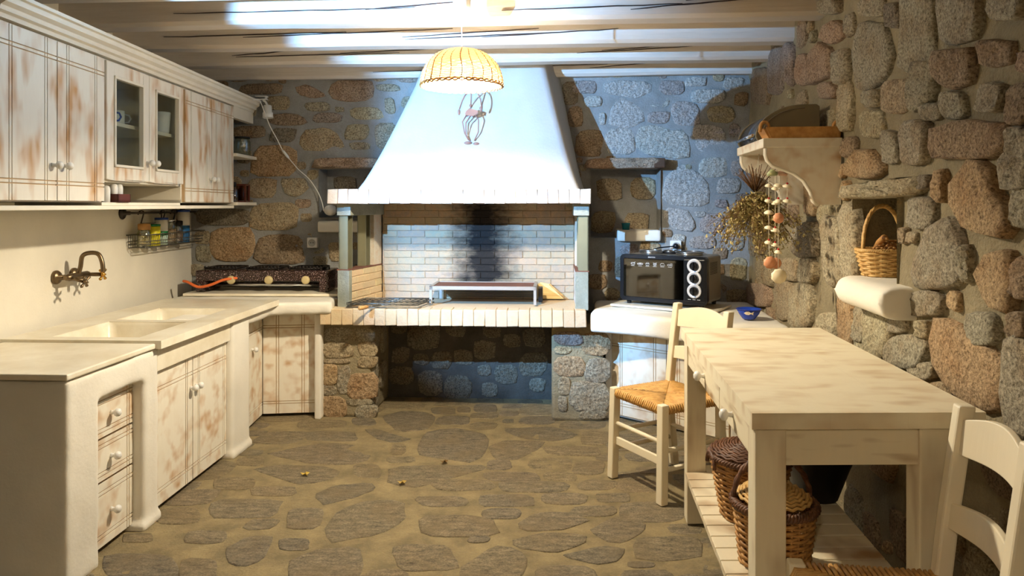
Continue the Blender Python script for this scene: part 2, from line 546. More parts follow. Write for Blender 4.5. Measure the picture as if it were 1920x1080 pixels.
def fill(fr, parent, t0, t1, z0, z1, packed, rings, holes, depth, rmin, rmax, tries, cols, name='stone', mat='stone', flat=False, asp=1.0, gap=.010, cap=200):
    cnt = 0
    for _ in range(tries):
        if cnt >= cap: break
        p = Vector((random.uniform(t0, t1), random.uniform(z0, z1)))
        if any(h[0] - .03 < p.x < h[1] + .03 and h[2] - .03 < p.y < h[3] + .03 for h in holes): continue
        r = packed.room(p) - gap
        for h in holes:
            dx = max(h[0] - p.x, p.x - h[1], 0); dy = max(h[2] - p.y, p.y - h[3], 0)
            r = min(r, math.hypot(dx, dy) - .01)
        if r < rmin: continue
        if any(inside(p, g) for g in rings): continue
        r = min(r, rmax * random.uniform(.55, 1))
        ax = r * random.uniform(.95, 1.2) * asp; ay = r * random.uniform(.8, 1.0)
        poly = sq_poly(p.x - ax, p.y - ay, p.x + ax, p.y + ay, 9)
        o, cc, size, ring = stone(name, poly, fr, depth * random.uniform(.6, 1.1), tint(random.choice(cols), .15), parent, 10, mat, flat)
        packed.add(ring); rings.append(ring); cnt += 1
    return cnt

def wall_mesh(name, fr, t0, t1, z0, z1, step, holes, mat, amp=.012, freq=3.0):
    """gridded wall with niches: holes = (t0, t1, z0, z1, depth)"""
    def axis(a, b, ext):
        n = max(1, round((b - a) / step)); xs = [a + (b - a) * i / n for i in range(n + 1)]
        for e in ext:
            j = min(range(len(xs)), key=lambda i: abs(xs[i] - e))
            xs[j] = e
        return sorted(set(xs))
    T = axis(t0, t1, [h[i] for h in holes for i in (0, 1)]); Z = axis(z0, z1, [h[i] for h in holes for i in (2, 3)])
    mb = MB(); mb.smooth = True
    idx = {}
    for i, t in enumerate(T):
        for j, z in enumerate(Z):
            idx[i, j] = len(mb.v)
            mb.v.append(fr.pt(t, amp * noise.noise(Vector((t * freq, z * freq, 5))) + amp * .5 * noise.noise(Vector((t * 9, z * 9, 1))), z))
    for i in range(len(T) - 1):
        for j in range(len(Z) - 1):
            ct, cz = (T[i] + T[i + 1]) / 2, (Z[j] + Z[j + 1]) / 2
            if any(h[0] < ct < h[1] and h[2] < cz < h[3] for h in holes): continue
            mb._f([idx[i, j], idx[i + 1, j], idx[i + 1, j + 1], idx[i, j + 1]])
    mb.smooth = False
    for h in holes:
        a, b, c, d, dp = h
        q = lambda t, o, z: fr.pt(t, o, z)
        for quad in ([(a, 0.02, c), (a, -dp, c), (a, -dp, d), (a, 0.02, d)], [(b, 0.02, c), (b, -dp, c), (b, -dp, d), (b, 0.02, d)],
                     [(a, 0.02, c), (b, 0.02, c), (b, -dp, c), (a, -dp, c)], [(a, 0.02, d), (b, 0.02, d), (b, -dp, d), (a, -dp, d)],
                     [(a, -dp, c), (b, -dp, c), (b, -dp, d), (a, -dp, d)]):
            k = len(mb.v); mb.v += [q(*p) for p in quad]; mb._f([k, k + 1, k + 2, k + 3])
    o = mb.build(name, mat, fix=False)
    return tag(o, kind='structure')

CEIL = 2.49
M['crack'] = plain('dark_split', S(52, 36, 28), .9)
# ---- back wall, with its two niches
nl = [BW.pix(600, 316), BW.pix(716, 408)]
nr = [BW.pix(1108, 316), BW.pix(1238, 446)]
HB = [(nl[0][0], nl[1][0], nl[1][1], nl[0][1], .17), (nr[0][0], nr[1][0], nr[1][1], nr[0][1], .20)]
wall_back = wall_mesh('wall_back', BW, -2.7, 1.85, -.02, CEIL + .05, .06, HB, M['mortar_back'], .014)
tag(wall_back, 'rough granite rubble wall with grey mortar behind the fireplace')
pk, rg = Packed(), []
lay([(1040, 140, 4.321, [
        (135, 45, 340, 150, 'V'), ([(400, 80), (500, 45), (760, 60), (795, 100), (770, 150), (640, 195), (540, 165), (420, 150)], 'G'),
        (845, 45, 1055, 160, 'V'), (1060, 20, 1230, 95, 'G'), (1110, 120, 1390, 230, 'G'), (240, 170, 380, 260, 'G'),
        ([(530, 190), (640, 230), (715, 280), (720, 370), (600, 435), (450, 400), (460, 280)], 'G'),
        (745, 185, 935, 265, 'G'), (760, 295, 930, 395, 'P'), (955, 220, 1170, 410, 'P'), (1245, 255, 1460, 385, 't'),
        (410, 435, 650, 650, 'G'), (170, 450, 390, 660, 'b'), (360, 305, 410, 405, 'G'),
        ([(690, 430), (820, 410), (930, 460), (1060, 450), (1085, 650), (1000, 670), (740, 640), (665, 560)], 'G'),
        (1115, 410, 1385, 635, 'G'), (1415, 400, 1510, 610, 'V'), (1175, 670, 1395, 830, 'G'),
        ([(1030, 740), (1160, 800), (1250, 900), (1240, 1055), (1000, 1055), (880, 1010), (920, 830)], 'G'),
        (1315, 840, 1500, 960, 'G'), (1300, 1010, 1400, 1080, 'V'), (1370, 20, 1530, 115, 'G'), (1430, 680, 1520, 820, 'P'),
        (60, 60, 190, 240, 'd'), (110, 260, 230, 420, 'b'), (1460, 140, 1570, 250, 'b')]),
     (1140, 300, 5.4, [
        ([(600, 490), (800, 510), (880, 640), (860, 720), (680, 700), (560, 570)], 'G'), (880, 520, 990, 580, 'G'),
        (930, 550, 1170, 735, 'P'), (830, 770, 1090, 900, 'P'), (1190, 670, 1370, 910, 'G'), (650, 755, 780, 900, 'G'),
        (125, 850, 310, 960, 'V'), (1240, 1000, 1400, 1220, 'l'), (60, 980, 200, 1180, 'd')]),
     (430, 140, 4.908, [
        ([(605, 120), (700, 90), (780, 120), (890, 190), (760, 215), (640, 180)], 'p'), (915, 50, 1330, 240, 'p'), (330, 195, 540, 325, 't'),
        (690, 250, 930, 335, 'g'), (1110, 300, 1400, 410, 'l'), (760, 350, 1030, 440, 'v'), (970, 296, 1050, 342, 'g'),
        (360, 360, 690, 465, 'b'), ([(700, 520), (900, 490), (980, 540), (1050, 640), (960, 710), (700, 690), (650, 620)], 't'),
        (1060, 455, 1280, 600, 'l'), (1345, 440, 1540, 690, 'g'), (1580, 200, 1720, 310, 'g'), (1430, 215, 1520, 355, 'g'),
        (190, 650, 620, 940, 'o'), (90, 80, 490, 180, 'b'), (1100, 620, 1290, 690, 'g'), (1350, 85, 1560, 150, 'g'), (20, 470, 330, 580, 'b'),
        (380, 490, 610, 620, 'd')]),
     (350, 280, 4.5, [
        (510, 240, 750, 410, 't'), ([(795, 250), (1000, 250), (1020, 330), (930, 400), (830, 370)], 'l'), (910, 420, 1045, 495, 'p'),
        (530, 450, 940, 690, 't'), (190, 660, 575, 940, 'o'), (580, 720, 1010, 970, 'b'), (60, 690, 190, 800, 't'),
        (75, 810, 200, 950, 'g'), (60, 500, 520, 640, 'd'), (960, 540, 1050, 610, 't'), (1200, 790, 1310, 950, 't'), (1060, 900, 1180, 1010, 'g')])],
    BW, wall_back, .010, .01, pk, rg)
nb = fill(BW, wall_back, -2.4, 1.7, .75, 2.44, pk, rg, [h[:4] for h in HB] + [(-1.0, .55, .7, 1.6), (-.55, .3, 1.6, 2.6)], .009, .024, .11, 4000,
          [STC['g'], STC['t'], STC['b'], STC['v']], cap=90)
# niche backs, lintels, sills
for (h, lp, sp, cc) in ((HB[0], (583, 297, 722, 315), (595, 414, 641, 436), 'd'), (HB[1], (1096, 297, 1240, 315), (1158, 431, 1226, 453), 't')):
    rr = []; kk = Packed()
    fb = Fr(BW.pt(0, -h[4], 0)[:2], BW.a, BW.n)
    for (x, y) in ((.2, .22), (.7, .2), (.3, .7), (.8, .72)):
        w_, d_ = (h[1] - h[0]), (h[3] - h[2])
        px, py = h[0] + w_ * x, h[2] + d_ * y
        stone('stone', sq_poly(px - w_ * .2, py - d_ * .17, px + w_ * .2, py + d_ * .17), fb, .014, tint(STC[cc]), wall_back, 12)
    a, b = BW.pix(lp[0], lp[1], .05), BW.pix(lp[2], lp[3], .05)
    stone('lintel', [(a[0], b[1]), (a[0] + .02, a[1]), ((a[0] + b[0]) / 2, a[1] + .006), (b[0], a[1]), (b[0] + .01, b[1]), ((a[0] + b[0]) / 2, b[1] - .004)], BW, .085, tint(STC['p']), wall_back, 20)
    a, b = BW.pix(sp[0], sp[1], .05), BW.pix(sp[2], sp[3], .05)
    mb = MB().fbox(BW, a[0], h[1], -h[4] + .01, .06, b[1], a[1])
    o = mb.build('sill', M['plaster'], wall_back, label='white plastered niche ledge'); plaster_mods(o, .012, 5, .004, .1)
mb = MB().fbox(BW, BW.pix(1222, 306)[0], BW.pix(1243, 306)[0], -.02, .12, BW.pix(1222, 316)[1], BW.pix(1222, 298)[1])
o = mb.build('timber_end', plain('dark_timber', S(84, 56, 36), .8, bump=.4), wall_back, bevel=.008, label='dark timber end under the niche lintel')

# ---- right wall with its niche
q0, q1 = RW.pix(1607, 372), RW.pix(1692, 556)
HR = [(q0[0], q1[0], q1[1] , q0[1], .22)]
wall_right = wall_mesh('wall_right', RW, -.06, 9.75, -.02, CEIL + .05, .06, HR, M['mortar'], .02)
tag(wall_right, 'long wall of rough rubble stone with a small niche')
pk, rg = Packed(), []
lay([(1400, 0, 3.6, [
        ([(545, 175), (600, 140), (640, 190), (640, 240), (570, 290), (515, 250)], 'p'),
        ([(760, 180), (900, 185), (950, 290), (945, 430), (900, 520), (800, 600), (740, 560), (715, 330)], 'g'),
        ([(1045, -60), (1230, -60), (1230, 390), (1130, 430), (1020, 480), (1040, 200)], 'g'),
        ([(1275, -40), (1525, -40), (1525, 230), (1400, 280), (1290, 270)], 'g'), (1620, -60, 1860, 130, 'g'),
        ([(1285, 360), (1490, 340), (1510, 540), (1390, 590), (1290, 540)], 'b'), (1560, 280, 1760, 440, 'b'), (1820, 350, 1900, 480, 'p'),
        ([(480, 305), (555, 350), (550, 500), (430, 555), (412, 500), (430, 370)], 'p'), (322, 370, 408, 570, 'p'),
        (600, 340, 680, 555, 'g'), (610, 565, 695, 870, 'l'), (920, 540, 1085, 750, 't'),
        ([(1130, 440), (1240, 430), (1255, 640), (1150, 740), (1100, 700)], 'g'), (780, 610, 912, 720, 'g'), (770, 750, 912, 920, 'l'),
        (1300, 620, 1450, 800, 'g'), (1185, 700, 1290, 810, 'g'), (1540, 560, 1720, 750, 'g'), (1755, 570, 1900, 830, 'b'),
        ([(1270, 880), (1500, 820), (1740, 860), (1750, 960), (1600, 1060), (1270, 1050)], 'b'),
        (1035, 820, 1215, 1100, 'g'), (925, 890, 1015, 1100, 'g'), (1762, 860, 1930, 1100, 'g'), (500, -10, 605, 90, 'g'), (770, -20, 925, 110, 'g'),
        (945, 30, 1028, 185, 'd'), (655, 930, 730, 1060, 'b'), (260, 300, 310, 560, 'v'), (150, 330, 250, 620, 'v'), (30, 470, 130, 690, 'b'),
        (480, 560, 590, 660, 'p')]),
     (1560, 280, 3.858, [
        ([(180, 20), (260, 10), (355, 140), (270, 205), (95, 175), (130, 90)], 'o'), ([(735, 165), (790, 155), (800, 385), (745, 330)], 'o'),
        ([(970, 95), (1110, 150), (1140, 310), (1275, 480), (1235, 610), (1010, 570), (880, 450), (860, 280)], 'o'),
        (545, 350, 720, 560, 'g'), ([(690, 600), (850, 520), (910, 690), (930, 900), (850, 970), (640, 990), (590, 930), (640, 760)], 'g'),
        ([(1080, 780), (1250, 740), (1290, 920), (1280, 1150), (1130, 1110), (1025, 900)], 'o'),
        (1245, 40, 1420, 280, 'g'), (625, 185, 712, 285, 'd'), (1325, 780, 1470, 1080, 'b'), (935, 700, 992, 950, 'g'), (1300, 300, 1440, 560, 'g')]),
     (1560, 540, 3.858, [
        (175, 180, 395, 510, 'l'), (395, 350, 650, 570, 'g'), (552, 540, 715, 660, 'l'), (612, 235, 700, 360, 'l'),
        ([(740, 260), (860, 270), (980, 360), (1100, 450), (1210, 590), (1150, 850), (1050, 840), (890, 750), (770, 590), (740, 450)], 'o'),
        (940, 190, 1170, 410, 'g'), (1255, 390, 1460, 1080, 'g'), (360, 200, 535, 320, 'g'), (1300, 180, 1420, 360, 'b'), (560, 30, 770, 200, 'g')]),
     (1360, 380, 4.154, [
        (765, 130, 895, 640, 'l'), (905, 40, 1005, 600, 'l'), (865, 700, 1000, 1120, 'o'), (745, 860, 850, 1060, 'l'), (505, 640, 665, 970, 'l'),
        (385, 620, 500, 900, 't'), (545, 170, 690, 420, 'g'), (170, 640, 330, 800, 'p'), (255, 430, 375, 640, 't'), (1015, 800, 1090, 1080, 'g'),
        (720, 20, 810, 140, 'l'), (560, 440, 690, 620, 'l'), (420, 440, 540, 600, 't')])],
    RW, wall_right, .030, .02, pk, rg, grow=1.18)
fill(RW, wall_right, .05, 5.2, .03, 2.44, pk, rg, [h[:4] for h in HR], .026, .024, .18, 9000, [STC['g'], STC['t'], STC['b'], STC['o'], STC['l']], cap=150)
a, b = RW.pix(1590, 344, .06), RW.pix(1713, 371, .06)
stone('lintel', [(a[0], b[1]), (a[0] + .01, a[1] - .01), (b[0] - .04, a[1] + .012), (b[0], b[1] + .03), (b[0] - .06, b[1] + .01)], RW, .075, STC['l'], wall_right, 20)
a, b = RW.pix(1588, 524, .09), RW.pix(1690, 576, .09)
mb = MB(); zc_, rs_ = (a[1] + b[1]) / 2 - .022, .060
mb.prism([RW.pt(a[0] - .03, o_, z_) for o_, z_ in [(-.2, zc_ - rs_), (-.2, zc_ + rs_)] + [(.075 + rs_ * math.cos(t_), zc_ + rs_ * math.sin(t_)) for t_ in [PI / 2 - PI * i / 12 for i in range(13)]]], RW.pt(b[0] - .075, 0, 0) - RW.pt(a[0] - .03, 0, 0))
SILL_Z = zc_ + rs_ - .012
o = mb.build('sill', M['plaster'], wall_right, label='rounded white plaster ledge of the niche'); plaster_mods(o, .012, 14, .004, .1)

# ---- plain walls
DZ = 1.93; D0, D1 = .75, 2.52                    # added unseen doorway, keeps bounced light off the counter end
o = MB().fbox(LW, D1, 5.5, -.12, 0, -.02, CEIL + .05).fbox(LW, -4.6, D0, -.12, 0, -.02, CEIL + .05).fbox(LW, D0, D1, -.12, 0, DZ, CEIL + .05).build('wall_left', M['plaster_wall'])
tag(o, 'smooth cream plastered wall above the sink', kind='structure')
o = MB().box(-2.45, 1.3, -4.62, -4.5, -.02, CEIL + .05).build('wall_rear', M['mortar'])
tag(o, 'plain rendered wall far behind the viewer', kind='structure')

pas = MB().fbox(LW, D0 - .3, D1 + .3, -1.9, -1.8, -.02, 2.3).fbox(LW, D0 - .4, D0 - .3, -1.9, -.12, -.02, 2.3).fbox(LW, D1 + .3, D1 + .4, -1.9, -.12, -.02, 2.3)  # added unseen passage, kept dark so little light bounces back
pas.fbox(LW, D0 - .4, D1 + .4, -1.9, -.12, 2.3, 2.4).fbox(LW, D0 - .4, D1 + .4, -1.9, -.1, -.06, -.02)
tag(pas.build('wall_added_passage', plain('added_passage_dark', S(70, 60, 48), .9)), 'added dim passage beyond the added doorway', kind='structure')
# ---- floor
o = MB(); o.smooth = True
NX, NY = 60, 90
for j in range(NY + 1):
    for i in range(NX + 1):
        x, y = -2.6 + 4.6 * i / NX, -4.7 + 10.2 * j / NY
        o.v.append(Vector((x, y, .005 * noise.noise(Vector((x * 3, y * 3, 0))))))
for j in range(NY):
    for i in range(NX):
        k = j * (NX + 1) + i; o._f([k, k + 1, k + NX + 2, k + NX + 1])
floor = o.build('floor', M['mortar_floor'], fix=False)
tag(floor, 'crazy paved floor of grey flagstones set in sandy mortar', kind='structure')
FG = [S(132, 117, 88), S(122, 110, 88), S(138, 120, 86), S(114, 105, 87)]
STC.update({'1': FG[0], '2': FG[1], '3': FG[2], '4': S(106, 98, 84)})
pk, rg = Packed(), []
lay([(440, 740, 4.8, [
        ([(1340, 200), (1500, 155), (1720, 165), (1790, 200), (1740, 300), (1480, 325)], '4'), (1060, 210, 1260, 275, '4'),
        (650, 335, 1090, 420, '2'), ([(1180, 320), (1280, 310), (1420, 360), (1580, 400), (1420, 435), (1290, 400)], '4'),
        ([(340, 540), (560, 480), (900, 440), (1190, 480), (1180, 590), (1000, 635), (700, 610)], '2'),
        ([(200, 680), (400, 640), (800, 650), (960, 710), (780, 780), (560, 800), (420, 750)], '2'),
        (1400, 450, 1540, 545, '3'), (1070, 625, 1310, 755, '1'), (1280, 75, 1700, 130, '3'), (560, 230, 1000, 300, '3'), (30, 560, 260, 640, '3')]),
     (780, 740, 4.8, [
        ([(-220, 790), (-210, 660), (100, 640), (605, 640), (600, 670), (10, 830)], '2'),
        ([(100, 350), (330, 310), (600, 360), (630, 400), (590, 540), (500, 600), (40, 540), (60, 430)], '4'),
        ([(670, 480), (780, 420), (1150, 425), (1100, 490), (880, 590), (720, 570)], '2'),
        ([(790, 310), (1240, 295), (1450, 370), (1200, 420), (1000, 400), (850, 350)], '4'), (190, 195, 480, 270, '4'), (145, 115, 345, 180, '4'),
        (370, 110, 490, 165, '2'), (525, 88, 725, 158, '4'), (490, 168, 735, 216, '2'), (930, 200, 1250, 270, '4'), (780, 220, 880, 256, '4'),
        (760, 145, 920, 192, '2'), (940, 90, 1250, 185, '3'), (490, 250, 720, 315, '1'), (640, 590, 860, 680, '2'), (620, 697, 1090, 783, '2'),
        (160, 768, 690, 862, '1'), (760, 787, 1360, 880, '2'), (1020, 575, 1400, 680, '3'), (1180, 470, 1650, 550, '3'), (1300, 240, 1700, 310, '2'),
        (1480, 330, 1750, 450, '3'), (1420, 600, 1700, 720, '3'), (1460, 770, 1800, 860, '1'), (170, 65, 460, 105, '3')]),
     (740, 880, 3.2, [
        (140, 162, 435, 225, '2'), (505, 155, 825, 225, '4'), (885, 145, 1150, 210, '2'), (1210, 145, 1410, 200, '2'), (525, 235, 750, 300, '4'),
        (1060, 222, 1320, 285, '2'), (150, 282, 600, 405, '1'), ([(745, 330), (850, 265), (1050, 265), (1160, 310), (1000, 360), (780, 370)], '2'),
        ([(1175, 370), (1330, 290), (1490, 330), (1490, 370), (1370, 440), (1280, 430)], '2'), ([(710, 430), (900, 385), (1130, 395), (1130, 440), (960, 500), (760, 470)], '1'),
        ([(1015, 520), (1250, 465), (1380, 480), (1330, 550), (1230, 570)], '4'), (1430, 405, 1830, 550, '1'), (1400, 555, 1560, 592, '4'),
        (1370, 605, 1680, 720, '4'), (850, 585, 1200, 720, '2'), ([(400, 600), (600, 465), (740, 490), (790, 560), (740, 660), (440, 700)], '1'),
        (0, 460, 360, 610, '1'), (440, 402, 565, 440, '4'), (1825, 410, 1990, 490, '2'), (1350, 195, 1740, 315, '2'), (1860, 540, 2050, 640, '2')]),
     (160, 880, 3.2, [
        (1000, 105, 1260, 160, '1'), ([(1390, 150), (1500, 100), (1700, 85), (1730, 120), (1600, 170), (1430, 210)], '4'), (750, 182, 1160, 290, '2'),
        (1210, 240, 1420, 358, '2'), ([(1460, 360), (1530, 250), (1700, 195), (1890, 200), (1900, 300), (1750, 390), (1480, 430)], '2'),
        (600, 372, 840, 450, '2'), ([(850, 480), (980, 410), (1120, 405), (1060, 540), (940, 580), (860, 550)], '4'), (1165, 415, 1340, 488, '4'),
        ([(1230, 560), (1400, 490), (1620, 475), (1660, 580), (1600, 680), (1250, 690)], '2'), (100, 510, 540, 660, '4'), (565, 540, 790, 680, '1'),
        (770, 52, 1010, 122, '3'), (230, 385, 400, 440, '3'), (440, 230, 680, 330, '3')])],
    None, floor, .0028, 0, pk, rg, 'flagstone', 'flag', True, 16, 1.12)
fill(None, floor, -1.7, 1.6, 1.2, 5.2, pk, rg, [], .0028, .055, .24, 6000, FG, 'flagstone', 'flag', True, 1.15, .006, 170)

# ---- ceiling: boards above painted beams
ceiling = tag(MB().box(-2.6, 2.0, -4.75, 5.6, CEIL + .03, CEIL + .06).build('ceiling', M['plank']), 'low boarded ceiling on white painted beams', kind='structure')
pm_ = None
for i in range(18):
    x = -2.6 + .256 * i
    if pm_ is None:
        pm_ = MB().box(0, .247, -4.6, 5.5, 0, .022).mesh('plank', M['plank'])
    o = bpy.data.objects.new('plank', pm_); o.location = (x, 0, CEIL + random.uniform(0, .004)); link(o, ceiling)
BEAM_Z = 2.355
for k, yb in enumerate([5.17, 4.64, 4.13, 3.60, 3.06, 2.52, 1.98, 1.44, .9, .36, -.18, -.72, -1.26, -1.8, -2.34, -2.88, -3.42, -3.96]):
    mb = MB(); mb.smooth = False
    n = 44; sec = []
    for i in range(n + 1):
        x = -2.5 + 4.35 * i / n
        if yb < 4.5 and x > 1.75: x = 1.75
        y = yb - .061 * (x + .25)
        if k == 0: y = 5.16 - .061 * (x + .25)
        w1 = .006 * noise.noise(Vector((x * 1.3, k * 7.1, 0))); w2 = .006 * noise.noise(Vector((x * 1.1, k * 3.3, 9)))
        y1 = y + (.075 if k == 0 else .135)
        r = .018
        pr = [(y + w1, BEAM_Z + r + w2), (y + r + w1, BEAM_Z + w2), (y1 - r, BEAM_Z + w2), (y1, BEAM_Z + r), (y1, CEIL + .01), (y + w1 + .004, CEIL + .01)]
        sec.append(len(mb.v)); mb.v += [Vector((x, a, b)) for a, b in pr]
    m = 6
    for i in range(n):
        for j in range(m): mb._f([sec[i] + j, sec[i] + (j + 1) % m, sec[i + 1] + (j + 1) % m, sec[i + 1] + j])
    mb._f([sec[0] + j for j in range(m)]); mb._f([sec[-1] + j for j in range(m)][::-1])
    bm_o = mb.build('beam', M['beam'], ceiling)
    if -.5 < yb:
        for q in range(5):                                   # long drying splits along the face
            xa = random.uniform(-2.2, 1.0); L_ = random.uniform(.35, 1.3); xb = min(xa + L_, 1.65); zc = BEAM_Z + random.uniform(.04, .10); sl_ = random.uniform(.004, .022)
            cb_ = MB(); nn = 14; up_, dn_ = [], []
            for i in range(nn + 1):
                f_ = i / nn; x = xa + (xb - xa) * f_
                y = (5.16 if k == 0 else yb) - .061 * (x + .25) + .006 * noise.noise(Vector((x * 1.3, k * 7.1, 0))) + .004 * .6
                zz = zc + sl_ * (f_ - .5) * 2 + .004 * noise.noise(Vector((x * 7, q, k)))
                hw_ = (.0008 + .0028 * math.sin(PI * f_) ** .7 * (.6 + .8 * abs(noise.noise(Vector((x * 11, k, q))))))
                up_.append((x, y - .0075, zz + hw_)); dn_.append((x, y - .0075, zz - hw_))
            cb_.prism(up_ + dn_[::-1], (0, .009, 0))
            cb_.build('split', M['crack'], bm_o)

# ------------------------------------------------------------------ fireplace
fp = thing('fireplace', 'built-in barbecue fireplace with white sloping hood and brick hearth', 'fireplace', FP.pt(0, .3, 0))
BRK = {}
def brick(parent, fr, s, o, z, ls, lo, lz, mat, col, name='brick'):
    """one brick, box centred at (s, o, z) in the frame, sizes along / out / up; meshes shared by size"""
    key = (round(ls, 3), round(lo, 3), round(lz, 3), mat, random.randint(0, 2))
    if key not in BRK:
        bm = bmesh.new(); bmesh.ops.create_cube(bm, size=1)
        for v in bm.verts: v.co = Vector((v.co.x * ls, v.co.y * lo, v.co.z * lz)) + Vector([random.uniform(-.0025, .0025) for _ in range(3)])
        bmesh.ops.bevel(bm, geom=bm.edges[:], offset=.004, segments=1, affect='EDGES')
        me = bpy.data.meshes.new('brick'); bm.to_mesh(me); bm.free(); me.materials.append(M[mat]); BRK[key] = me
    ob = bpy.data.objects.new(name, BRK[key]); p = fr.pt(s, o, z)
    ob.location = p; ob.rotation_euler = (random.uniform(-.012, .012), random.uniform(-.012, .012), math.atan2(fr.a.y, fr.a.x) + random.uniform(-.012, .012))
    ob.color = tint(col, .05); link(ob, parent); return ob
CRM = S(208, 186, 152); WHB = S(196, 191, 184)
# piers
for (s0, s1, grp) in ((-.93, -.565, (600, 600, 5.4, [(35, 230, 310, 385, 't'), (390, 230, 565, 360, 't'), (10, 450, 170, 650, 'o'),
                      (290, 560, 560, 790, 'o'), (20, 785, 255, 985, 'o'), (370, 870, 560, 990, 'g'), (40, 80, 300, 215, 'g'), (320, 95, 540, 210, 'g'),
                      (400, 375, 560, 480, 't'), (280, 800, 520, 865, 'g'), (30, 395, 300, 440, 't'), (180, 480, 300, 740, 'g'), (20, 665, 160, 760, 'g')])),
                     (.645, .985, (1020, 600, 5.4, [(395, 140, 655, 350, 'o'), (120, 385, 400, 560, 'o'), (430, 400, 655, 630, 'g'), (280, 640, 640, 910, 'g'),
                      (115, 130, 380, 250, 'v'), (115, 265, 270, 340, 'l'), (150, 780, 230, 920, 'g'), (370, 920, 630, 1000, 'g'), (150, 580, 260, 760, 't')]))):
    pier = MB().fbox(FP, s0, s1, .0, .54, 0, .635).build('pier', M['mortar'], fp, bevel=.02, label='rough stone pier carrying the hearth')
    lay([grp], Fr(FP.pt(0, .54, 0)[:2], FP.a, FP.n), pier, .008, .005, Packed(), [], n=12, grow=1.2)
    if s0 < 0:
        side = Fr(FP.pt(s1, 0, 0)[:2], FP.n, FP.a)
        for (a, b, c, d) in ((.34, .52, .42, .6), (.12, .3, .36, .58), (.36, .53, .2, .38), (.14, .33, .12, .32), (.38, .52, .03, .17)):
            stone('stone', sq_poly(a, c, b, d), side, .018, tint(STC['g']), pier, 10)
lin = MB().fbox(FP, -.57, .65, .012, .03, .0, .635).build('cavity_shade_back', m_mortar('shade_dark_render', S(104, 100, 94), S(78, 74, 68), .6), fp, label='back of the cavity under the hearth, coloured dark for shade')  # dark panel and stones paint in the shade under the hearth
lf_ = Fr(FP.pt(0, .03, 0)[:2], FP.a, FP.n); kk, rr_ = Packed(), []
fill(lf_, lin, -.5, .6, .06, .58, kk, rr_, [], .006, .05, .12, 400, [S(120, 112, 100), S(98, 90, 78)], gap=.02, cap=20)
# hearth slab with a row of upright bricks along its edge
slab = MB().fbox(FP, -.855, .86, .02, .655, .640, .735).build('hearth_slab', M['brick'], fp, label='cream painted hearth slab')
slab.color = CRM
nbk = 24; pitch = (.868 + .868) / nbk
for i in range(nbk):
    brick(slab, FP, -.868 + pitch * (i + .5), .60, .691, pitch - .0015, .135, .108, 'brick', CRM)
# mantel shelf
mant = MB().fbox(FP, -.81, .885, .02, .64, 1.434, 1.515).build('mantel', M['brick'], fp, label='brick mantel shelf under the hood')
mant.color = S(190, 174, 152)
nbk = 25; pitch = (.898 + .82) / nbk
for i in range(nbk):
    brick(mant, FP, -.82 + pitch * (i + .5), .60, 1.478, pitch - .0018, .135, .094, 'brick', WHB if i > 3 else S(208, 188, 168))  # first bricks tinted warmer, painting in where the cool light stops
for i in range(5): brick(mant, FP, .87, .47 - i * .115, 1.478, .06, .11, .094, 'brick', S(150, 132, 110))
# fire back: painted bricks in courses
fbk = MB().fbox(FP, -.60, .82, .01, .061, .72, 1.44).build('fire_back', M['fire_brick'], fp, label='painted brick fire back with a black soot stain')
fbk.color = S(166, 152, 130)
rows = 14; hh = (1.434 - .737) / rows; bl = .205
for r in range(rows):
    x = -.592 - (bl / 2 if r % 2 else 0)
    while x < .80:
        a, b = max(x, -.592), min(x + bl, .805)
        if b - a > .03: brick(fbk, FP, (a + b) / 2, .055, .737 + hh * (r + .5), b - a - .003, .024, hh - .0035, 'fire_brick', tint(S(170, 158, 138), .05))
        x += bl
# side cheeks: low brick wall, steel channel posts, concrete end blocks
for sg, sf, sb in ((-1, -.70, -.60), (1, .80, .80)):
    fr = Fr(FP.pt(sf, .58, 0)[:2], (FP.pt(sb, .06, 0) - FP.pt(sf, .58, 0))[:2])
    if sg < 0: fr.n = Vector((fr.a.y, -fr.a.x))
    else: fr.n = Vector((-fr.a.y, fr.a.x))
    L = (FP.pt(sb, .06, 0) - FP.pt(sf, .58, 0)).length
    ck = MB().fbox(fr, .02, L, -.08, -.009, .735, .985).build('side_cheek', M['brick'], fp, label='low painted brick cheek wall')
    ck.color = CRM
    for r in range(5):
        x = .02 - (.1 if r % 2 else 0)
        while x < L:
            a, b = max(x, .02), min(x + .2, L)
            if b - a > .03: brick(ck, fr, (a + b) / 2, -.02, .737 + .05 * (r + .5), b - a - .003, .034, .047, 'brick', S(208, 188, 152) if sg < 0 else WHB)
            x += .2
    MB().fbox(fr, .0, .045, -.085, -.0, .735, .99).build('base_block', M['concrete'], fp, bevel=.004, label='grey concrete block at the cheek end')
    MB().fbox(fr, .0, L, -.09, .01, 1.352, 1.434).build('top_block', M['concrete'], fp, bevel=.004, label='concrete lintel under the mantel')
    for (a0, a1) in ((.02, .09), (.29, .36)):
        mb = MB().fbox(fr, a0, a1, -.085, -.078, .985, 1.352).fbox(fr, a0, a0 + .006, -.085, -.02, .985, 1.352).fbox(fr, a1 - .006, a1, -.085, -.02, .985, 1.352)
        for z in (1.05, 1.17, 1.29): mb.fbox(fr, a0 + .025, a0 + .045, -.079, -.07, z, z + .02)
        mb.build('steel_channel', M['galv'], fp, label='steel channel post of the spit opening')
    MB().fbox(fr, .40, L, -.085, -.01, .985, 1.352).build('rear_jamb', M['brick'], fp).color = S(214, 206, 190)
    MB().fbox(fr, .0, L, -.09, .0, .985, .992).build('ledge_plate', M['rust'], fp, label='rusty plate on the cheek wall')
